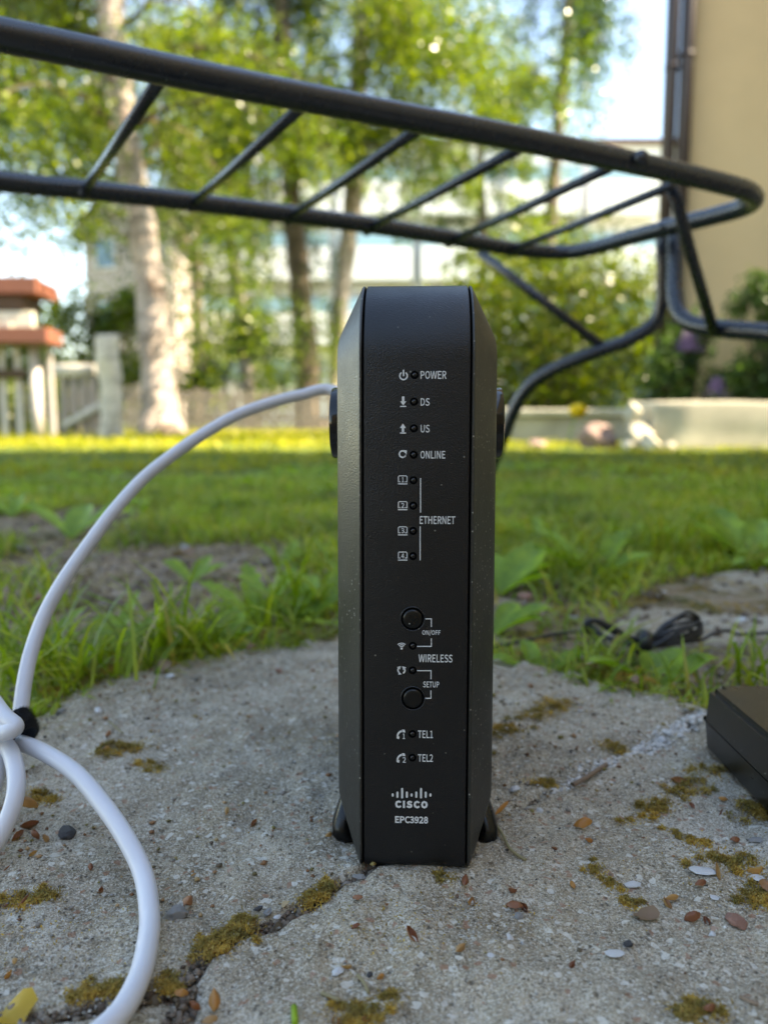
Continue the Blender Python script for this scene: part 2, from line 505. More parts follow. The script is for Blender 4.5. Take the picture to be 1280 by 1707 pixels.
back_edge = rough_line(gp((-260, 1290), (-40, 1215), (60, 1188), (150, 1140), (230, 1118), (330, 1095), (430, 1070), (560, 1050), (700, 1046), (820, 1078), (900, 1104),
                (1000, 1128), (1090, 1150), (1180, 1180)), .0045, .016, 8)
slabA = back_edge + cm[::-1][1:] + left_join[::-1][1:] + [(-.42, .20), (-.42, .36)]
slabB = cm + rough_line([cm[-1], (.30, .44), (.55, .42)], .003, .012, 9)[1:] + [(.55, .08), (.0, .08)] + down[::-1][:-1]
slabC = left_join + down[1:] + [(-.05, .08), (-.42, .08), (-.42, .19)]
slabD = rough_line(gp((985, 1052), (1060, 1000), (1110, 968), (1200, 948)), .003, .015, 2) + [(.55, .87), (.75, .80), (.72, .56), (.45, .56)] + gp((1130, 1062),)

def slab_z(X, Y):
    return 0.0030 * vnoise(X, Y, 12, 5, 5) + .0015 * vnoise(X, Y, 85, 6, 4)
def build_slab(poly, cell, tilt, label, gap=.0006, parent=None, dz=0.0):
    xs = [p[0] for p in poly]; ys = [p[1] for p in poly]
    nx = int((max(xs) - min(xs)) / cell) + 2; ny = int((max(ys) - min(ys)) / cell) + 2
    X, Y = np.meshgrid(min(xs) - cell * .5 + np.arange(nx) * cell, min(ys) - cell * .5 + np.arange(ny) * cell)
    ins = np_inside(poly, X, Y); e = np_edge(poly, X, Y)
    jw = vnoise(X, Y, 55, 31, 3) * .0016
    sd = np.where(ins, e, -e) + jw - gap
    fall = np.clip(sd / (.0030 + .0030 * np.clip(vnoise(X, Y, 30, 77, 3) + .2, 0, 1)), 0, 1)
    hr_ = np.clip((X - .012) / .03, 0, 1) * (Y < .44)
    Z = slab_z(X, Y) + dz - .011 * (1 - .86 * hr_) * (1 - fall) ** 2.2 - .003 * np.clip(1 - sd / .02, 0, 1) * np.clip(vnoise(X, Y, 40, 12, 3), 0, 1)
    Z += tilt[0] * (X - poly[0][0]) + tilt[1] * (Y - poly[0][1])
    keep = sd > -.0008 - .0016 * hr_
    idx = -np.ones(X.shape, int)
    q = keep[:-1, :-1] & keep[1:, :-1] & keep[:-1, 1:] & keep[1:, 1:]
    used = np.zeros(X.shape, bool)
    for a, b in ((0, 0), (1, 0), (0, 1), (1, 1)):
        used[a:ny - 1 + a, b:nx - 1 + b] |= q
    idx[used] = np.arange(used.sum())
    V = np.stack([X[used], Y[used], Z[used]], 1)
    yy, xx = np.nonzero(q)
    F = np.stack([idx[yy, xx], idx[yy, xx + 1], idx[yy + 1, xx + 1], idx[yy + 1, xx]], 1)
    # skirt along the border so the slab is a solid body
    E = {}
    for a, b in ((0, 1), (1, 2), (2, 3), (3, 0)):
        pass
    ed = np.concatenate([F[:, [0, 1]], F[:, [1, 2]], F[:, [2, 3]], F[:, [3, 0]]])
    key = np.sort(ed, 1); k = key[:, 0].astype(np.int64) * 10 ** 7 + key[:, 1]
    u, inv, cnt = np.unique(k, return_inverse=True, return_counts=True)
    bd = ed[cnt[inv] == 1]
    bv = np.unique(bd); mp = {int(v): len(V) + i for i, v in enumerate(bv)}
    V2 = V[bv].copy(); V2[:, 2] = -.045
    SF = np.array([[b, a, mp[int(a)], mp[int(b)]] for a, b in bd])
    return np_mesh('slab', np.concatenate([V, V2]), np.concatenate([F, SF]), M['concrete'], parent, True, label=label)

pave = empty('pavement', (0, 0, 0), kind='structure')
build_slab(slabA, .0017, (0, 0), 'broad grey concrete slab under the standing device', parent=pave, dz=-.0006)
build_slab(slabB, .0017, (0, 0), 'near right concrete slab with speckled sand grain', parent=pave)
build_slab(slabC, .0018, (0, 0), 'broken corner slab at the bottom left', parent=pave, dz=-.002)
build_slab(slabD, .004, (0, 0), 'smaller slab in the grass beyond the black cord', parent=pave, dz=-.004)

def soil_z(X, Y):
    z = -.013 + .006 * vnoise(X, Y, 7, 2, 5)
    k = np.clip((Y - .45) / .6, 0, 1)
    return z + k * .010
def grid_sheet(x0, x1, y0, y1, nx, ny, zf):
    X, Y = np.meshgrid(np.linspace(x0, x1, nx), np.linspace(y0, y1, ny))
    Z = zf(X, Y)
    V = np.stack([X.ravel(), Y.ravel(), Z.ravel()], 1)
    i = np.arange(nx * ny).reshape(ny, nx)
    F = np.stack([i[:-1, :-1].ravel(), i[:-1, 1:].ravel(), i[1:, 1:].ravel(), i[1:, :-1].ravel()], 1)
    return V, F
# one sheet: non-uniform grid dense near the camera, reaching the horizon
def edges_axis(lim_near, n_near, far, n_far):
    a = np.linspace(-lim_near, lim_near, n_near)
    g = lim_near * (far / lim_near) ** (np.arange(1, n_far + 1) / n_far)
    return np.concatenate([-g[::-1], a, g])
gx = edges_axis(1.2, 200, 900, 30)
gy = edges_axis(1.8, 260, 900, 30)
X, Y = np.meshgrid(gx, gy)
Z = soil_z(X, Y)
for P in (slabA, slabB, slabC, slabD):
    pass
V = np.stack([X.ravel(), Y.ravel(), Z.ravel()], 1)
i = np.arange(X.size).reshape(X.shape)
F = np.stack([i[:-1, :-1].ravel(), i[:-1, 1:].ravel(), i[1:, 1:].ravel(), i[1:, :-1].ravel()], 1)
np_mesh('ground', V, F, M['soil'], None, True, kind='structure')

def along(P, n, spread, seed):
    g = np.random.default_rng(seed); P = np.array(P)
    L = np.hypot(*np.diff(P, axis=0).T); c = np.concatenate([[0], np.cumsum(L)])
    s = g.uniform(0, c[-1], n); j = np.clip(np.searchsorted(c, s) - 1, 0, len(L) - 1)
    t = (s - c[j]) / L[j]
    return P[j] + (P[j + 1] - P[j]) * t[:, None] + g.normal(0, spread, (n, 2))
# ------------------------------------------------------------------ grass
def blades(pts, H, W, lean, curl=.5, seg=3, az=None, seed=0):
    g = np.random.default_rng(seed)
    n = len(pts)
    H = np.broadcast_to(H, n) * g.uniform(.55, 1.25, n); W = np.broadcast_to(W, n) * g.uniform(.7, 1.25, n)
    a = g.uniform(0, 2 * np.pi, n) if az is None else az
    ln = np.abs(g.normal(lean, lean * .5, n))
    d = np.stack([np.cos(a), np.sin(a), np.zeros(n)], 1)
    side = np.stack([-np.sin(a), np.cos(a), np.zeros(n)], 1)
    tw = g.uniform(-.9, .9, n)[:, None]
    side = side * np.cos(tw) + d * np.sin(tw)
    V = []; k = g.uniform(.2, 1., n) * curl
    for s in range(seg):
        t = s / seg
        th = ln + k * t * 1.6
        x = H * t * np.sin(th * (0.55 + .45 * t)); z = H * t * np.cos(th * (.55 + .45 * t))
        c = pts + d * x[:, None] + np.array([0, 0, 1]) * z[:, None]
        wd = W * (1 - .55 * t ** 2) * (0.75 if s == 0 else 1)
        V += [c - side * wd[:, None] / 2, c + side * wd[:, None] / 2]
    th = ln + k * 1.6
    V.append(pts + d * (H * np.sin(th))[:, None] + np.array([0, 0, 1]) * (H * np.cos(th))[:, None])
    m = 2 * seg + 1
    V = np.stack(V, 1).reshape(-1, 3)
    b = (np.arange(n) * m)[:, None]
    T = []
    for s in range(seg - 1):
        q = 2 * s
        T += [b + [q, q + 1, q + 3], b + [q, q + 3, q + 2]]
    q = 2 * (seg - 1)
    T += [b + [q, q + 1, q + 2]]
    return V, np.concatenate(T)
def scatter(n, x0, x1, y0, y1, seed, dens=None):
    g = np.random.default_rng(seed)
    x = g.uniform(x0, x1, n); y = g.uniform(y0, y1, n)
    if dens is not None:
        k = dens(x, y) > g.random(n); x, y = x[k], y[k]
    return np.stack([x, y, soil_z(x, y)], 1)
def off_slabs(x, y, m=.0):
    k = np.ones(len(x), bool)
    for P in (slabA, slabB, slabC, slabD):
        k &= ~np_inside(P, x, y)
    return k
def wedge(x, y, m=.15): return np.abs(x) < y * .56 + m
# mid lawn between bare soil patches
def d_near(x, y):
    base = np.clip((y - .50) / .5, 0.08, 1) * np.clip(.16 + 1.6 * (vnoise(x, y, 4.2, 40, 4) + .12 + np.clip((y - .9) * .8, 0, 1.2)), 0, 1)
    return base * off_slabs(x, y) * wedge(x, y) * np.clip(.9 / (y * y) + .12, 0, 1)
Pn = scatter(170000, -1.3, 1.3, .50, 2.1, 51, d_near)
V1, F1 = blades(Pn, .036, .0028, .5, .7, 3, None, 52)
np_mesh('lawn_grass', V1, F1, M['grass'], None, True, label='short grass growing in the bare soil beyond the paving', cat='grass', kind='stuff')
def d_mid(x, y): return wedge(x, y, .3) * np.clip(1.25 - y / 5, .3, 1) * np.clip(.45 + 1.3 * vnoise(x, y, 2.6, 41, 4), .10, 1)
Pm = scatter(70000, -3.3, 3.3, 2.0, 5.2, 53, d_mid)
V1, F1 = blades(Pm, .045, .006, .5, .6, 2, None, 54)
np_mesh('lawn_grass', V1, F1, M['lawn'], None, True, label='shaded lawn in front of the sunlit strip', cat='grass', kind='stuff')
def d_far(x, y): return wedge(x, y, .6)
Pf = scatter(95000, -9, 9, 5.1, 15, 55, d_far)
V1, F1 = blades(Pf, .062, .016, .45, .6, 2, None, 56)
np_mesh('lawn_grass', V1, F1, M['lawn'], None, True, label='bright sunlit strip of lawn in front of the fence', cat='grass', kind='stuff')
eb = along(back_edge[2:], 1500, .009, 81)
V1, F1 = blades(np.concatenate([eb, np.full((len(eb), 1), -.008)], 1), .024, .0018, .6, .7, 3, None, 82)
np_mesh('edge_grass', V1, F1, M['grass'], None, True, label='thin grass creeping over the back edge of the slab', cat='grass', kind='stuff')
Pd = scatter(22000, -1.2, 1.2, .47, 1.9, 57, lambda x, y: off_slabs(x, y) * wedge(x, y) * .55)
V1, F1 = blades(Pd, .016, .0016, 1.25, .3, 2, None, 58)
np_mesh('dry_grass', V1, F1, M['dry_grass'], None, False, label='dry straw litter on the bare soil', cat='grass', kind='stuff')

def d_cl(x, y): return off_slabs(x, y) * wedge(x, y) * np.clip(vnoise(x, y, 3.6, 47, 3) * 2.2 + .1, 0, 1) * np.clip(1.2 / y, .2, 1)
Pl = scatter(34000, -1.5, 1.5, .5, 2.8, 65, d_cl)
g = np.random.default_rng(66); n_ = len(Pl)
nr = g.normal(0, .35, (n_, 3)); nr[:, 2] = 1; nr /= np.linalg.norm(nr, axis=1)[:, None]
aa = g.normal(0, 1, (n_, 3)); aa -= nr * (aa * nr).sum(1)[:, None]; aa /= np.linalg.norm(aa, axis=1)[:, None]
bb = np.cross(nr, aa); ss = .0085 * g.uniform(.5, 1.5, n_)[:, None]; cc = Pl + [0, 0, .004] + np.array([[0, 0, 1]]) * g.uniform(0, .016, (n_, 1))
V1 = np.stack([cc - aa * ss, cc - aa * ss * .4 + bb * ss * .55, cc + aa * ss * .5 + bb * ss * .5, cc + aa * ss, cc + aa * ss * .5 - bb * ss * .5, cc - aa * ss * .4 - bb * ss * .55], 1).reshape(-1, 3)
F1 = (np.arange(n_) * 6)[:, None, None] + np.array([[0, 1, 2], [0, 2, 3], [0, 3, 4], [0, 4, 5]])[None]
np_mesh('ground_cover', V1, F1.reshape(-1, 3), M['weed_leaf'], None, False, label='low clover and seedlings between the grass', cat='ground cover', kind='stuff')
# soil crumbs and grit on the bare strip
def crumbs(name, pts, r, mat, seed, **k):
    g = np.random.default_rng(seed); n = len(pts)
    base = np.array([[1, 0, 0], [-1, 0, 0], [0, 1, 0], [0, -1, 0], [0, 0, 1], [0, 0, -1]], float)
    T = np.array([[0, 2, 4], [2, 1, 4], [1, 3, 4], [3, 0, 4], [2, 0, 5], [1, 2, 5], [3, 1, 5], [0, 3, 5]])
    rr = r * g.lognormal(0, .45, n)
    V = base[None] * g.uniform(.6, 1.25, (n, 6, 1)) * rr[:, None, None]
    V[:, :, 2] *= .7
    a = g.uniform(0, 6.28, n); c, s = np.cos(a)[:, None], np.sin(a)[:, None]
    x = V[:, :, 0] * c - V[:, :, 1] * s; y = V[:, :, 0] * s + V[:, :, 1] * c
    V[:, :, 0], V[:, :, 1] = x, y
    V += pts[:, None]
    F = (T[None] + (np.arange(n) * 6)[:, None, None]).reshape(-1, 3)
    return np_mesh(name, V.reshape(-1, 3), F, mat, None, False, **k)
M['crumb'] = leafy('soil_crumbs', [(.06, .04, .028), (.13, .095, .07), (.22, .17, .13), (.09, .06, .03), (.30, .26, .22)], 0.0, .9)
M['grit'] = leafy('sand_grit', [(.10, .09, .08), (.28, .26, .23), (.50, .48, .44), (.16, .12, .09), (.36, .33, .28), (.05, .045, .04), (.62, .60, .56)], 0.0, .75)
Pc = scatter(28000, -1.2, 1.2, .44, 1.8, 61, lambda x, y: np.where(off_slabs(x, y), 1., np.where(y > .56, .25, 0)) * wedge(x, y))
Pc[:, 2] = np.where(off_slabs(Pc[:, 0], Pc[:, 1]), Pc[:, 2], slab_z(Pc[:, 0], Pc[:, 1]) - .003)
crumbs('soil_crumbs', Pc, .0032, M['crumb'], 62, label='loose brown soil crumbs between the grass', cat='soil', kind='stuff')
g = np.random.default_rng(63)
xs = g.uniform(-.30, .32, 52000); ys = g.uniform(.155, .56, 52000)
dn = (np.abs(xs) < ys * .56 + .04) & (g.random(52000) < np.clip(.5 + .8 * vnoise(xs, ys, 9, 70, 3), .12, 1))
xs, ys = xs[dn], ys[dn]
crumbs('sand_grit', np.stack([xs, ys, slab_z(xs, ys) + .0001], 1), .00034, M['grit'], 64, label='fine sand grit scattered over the concrete', cat='grit', kind='stuff')
q = np.concatenate([along(cm[:int(len(cm) * .5)], 1900, .0022, 71), along(left_join, 900, .0022, 72), along(down, 500, .002, 73)])
crumbs('crack_soil', np.concatenate([q, NR.uniform(-.0060, -.0012, (len(q), 1))], 1), .0010, M['crumb'], 74, label='dark grit lodged in the crack between slabs', cat='soil', kind='stuff')

g = np.random.default_rng(91)
xs = g.uniform(-.30, .34, 5200); ys = g.uniform(.16, .52, 5200)
kk = (np.abs(xs) < ys * .56 + .04) & (g.random(5200) < np.clip(.12 + 1.4 * vnoise(xs, ys, 11, 92, 3), .05, 1))
xs, ys = xs[kk], ys[kk]
M['debris'] = leafy('leaf_crumbs', [(.14, .06, .03), (.30, .15, .07), (.45, .30, .16), (.22, .19, .05), (.10, .07, .05), (.50, .46, .40), (.06, .05, .045)], .1, .7)
crumbs('leaf_crumbs', np.stack([xs, ys, slab_z(xs, ys) + .0002], 1), .00075, M['debris'], 93, label='tiny brown leaf crumbs and grit on the slab', cat='debris', kind='stuff')
M['chalk'] = leafy('chalk_grit', [(.50, .48, .45), (.66, .64, .60), (.36, .33, .30), (.60, .55, .48)], 0., .8)
hc_ = along(gp((925, 1322), (1000, 1282), (1060, 1255), (1100, 1236), (1150, 1200), (1172, 1188)), 900, .0032, 95)
crumbs('chalk_grit', np.stack([hc_[:, 0], hc_[:, 1], slab_z(hc_[:, 0], hc_[:, 1]) - .0012], 1), .0011, M['chalk'], 96, label='whitish crumbled mortar along the closed crack right of the modem', cat='grit', kind='stuff')
# ------------------------------------------------------------------ modem
XC, YF, ZB = 0.0112, 0.2655, 0.0012
TILT, YAW = R(2.0), R(2.3)
W2, COV, HT, DP = 0.0190, 0.0107, 0.2165, 0.150
modem = empty('cable_modem', (XC, YF, ZB), (-TILT, 0, -YAW), label='tall black cable modem standing upright on the concrete slab', cat='modem')
bpy.context.view_layer.update()
MW = modem.matrix_world.copy(); MI = MW.inverted()
def pan(px, py, y=0.0):                 # photo pixel to the local front plane of the device
    o = MI @ Vector((0, 0, CAM_H)); d = MI.to_3x3() @ ray(px, py)
    t = (y - o.y) / d.y
    p = o + d * t
    return p.x, p.z

def outline(inset, rft=.030, rfb=.0055, rbt=.016, rbb=.010, n=14):
    """side profile (y,z) with rounded corners, counted round"""
    pts = []
    cs = [((0, 0), rfb, 180), ((DP, 0), rbb, 270), ((DP, HT), rbt, 0), ((0, HT), rft, 90)]
    for (cy, cz), r, a0 in cs:
        rr = max(r - inset, .003)
        sy = 1 if cy == 0 else -1; sz = 1 if cz == 0 else -1
        oy = cy + sy * (inset + rr); oz = cz + sz * (inset + rr)
        for k in range(n):
            a = R(a0 + 90 * k / (n - 1))
            pts.append((oy + rr * math.cos(a), oz + rr * math.sin(a)))
    return pts
def loft(rings, flip=False, cap_last=True, cap_first=False):
    V, F = [], []
    n = len(outline(0))
    for x, ins in rings:
        V += [(x, y, z) for y, z in outline(ins)]
    for i in range(len(rings) - 1):
        for j in range(n):
            k = (j + 1) % n
            f = (i * n + j, i * n + k, (i + 1) * n + k, (i + 1) * n + j)
            F.append(f[::-1] if flip else f)
    if cap_last:
        f = tuple((len(rings) - 1) * n + j for j in range(n)); F.append(f[::-1] if flip else f)
    if cap_first:
        f = tuple(range(n)); F.append(f if flip else f[::-1])
    return V, F
def auto_smooth(o, ang=35):
    me = o.data
    me.polygons.foreach_set('use_smooth', [True] * len(me.polygons))
    me.set_sharp_from_angle(angle=R(ang))
V, F = loft([(-W2 + .0004, .0004), (-W2 + .0006, 0.00005), (-W2 + .0008, 0), (W2 - .0008, 0), (W2 - .0006, .00005), (W2 - .0004, .0004)], True, True, True)
panel = mesh_obj('front_panel', V, F, M['panel'], modem); auto_smooth(panel)
V, F = loft([(-W2 - .001, .0012), (W2 + .001, .0012)], True, True, True)
core = mesh_obj('panel_groove', V, F, M['groove'], modem); auto_smooth(core)
for s in (1, -1):
    c = .0190
    rings = [(W2 + .0002, .0014), (W2 + .0002, .0005), (W2 + .0004, .0001), (W2 + .0010, .0), (W2 + .0014, .0005), (W2 + .0016, .0010)]
    for k in range(8):                      # straight chamfer with a slightly rounded shoulder
        t = (k + 1) / 8
        rings.append((W2 + .0016 + (COV - .0016) * (t - .10 * max(0, t - .7) ** 1.5) , .0010 + (c - .001) * t))
    xo = rings[-1][0]
    rings += [(xo + .0003, c + .0012), (xo + .00045, c + .003), (xo + .0005, c + .012)]
    V, F = loft([(s * x, i_) for x, i_ in rings], s < 0)
    o = mesh_obj('side_cover', V, F, M['cover'], modem); auto_smooth(o, 28)
    # round swivel boss
    bm = bmesh.new()
    prof = [(0, .0), (.0142, 0), (.0148, .0004), (.0148, .0046), (.0143, .0054), (.0125, .0058), (0, .0058)]
    Vd, Fd = [], []; n = 56
    for r_, h_ in prof:
        for j in range(n):
            a = 2 * math.pi * j / n
            Vd.append((s * (W2 + COV - .0002 + h_), .052 + r_ * math.cos(a), .1655 + r_ * math.sin(a)))
    for i_ in range(len(prof) - 1):
        for j in range(n):
            k = (j + 1) % n
            f = (i_ * n + j, i_ * n + k, (i_ + 1) * n + k, (i_ + 1) * n + j)
            Fd.append(f[::-1] if s < 0 else f)
    bm.free()
    o = mesh_obj('swivel_boss', Vd, Fd, M['gloss_black'], modem, label='round glossy black boss on the ' + ('right' if s > 0 else 'left') + ' side'); auto_smooth(o, 40)
    # splayed foot: lofted fin from the lower chamfer down to the slab
    ring = []
    for t, x, hw, y, z in ((0, .0215, .004, .034, .026), (.25, .0250, .007, .030, .020), (.55, .0278, .010, .026, .012), (.8, .0298, .012, .024, .006), (.93, .0298, .0125, .023, .0022), (1, .0280, .0115, .023, .0000)):
        sec = []
        for j in range(16):
            a = 2 * math.pi * j / 16
            ca, sa = math.cos(a), math.sin(a)
            th = .0036 + .0008 * t; hw_ = hw * .8
            sec.append((s * (x - .0008 + th * math.copysign(abs(ca) ** .6, ca)), y + .007 + hw_ * math.copysign(abs(sa) ** .7, sa), z - .0008))
        ring.append(sec)
    Vf = [p for sec in ring for p in sec]; Ff = []
    for i_ in range(len(ring) - 1):
        for j in range(16):
            k = (j + 1) % 16
            Ff.append((i_ * 16 + j, (i_ + 1) * 16 + j, (i_ + 1) * 16 + k, i_ * 16 + k))
    Ff += [tuple(range(16)), tuple((len(ring) - 1) * 16 + j for j in range(15, -1, -1))]
    o = mesh_obj('foot', Vf, Ff, M['satin_black'], modem, smooth=True)
# connectors on the back
bm = bmesh.new()
box(bm, (-.012, DP - .001, .10), (.012, DP + .0004, .19), .0002, 1)
bm_obj('connector_plate', bm, M['satin_black'], modem)

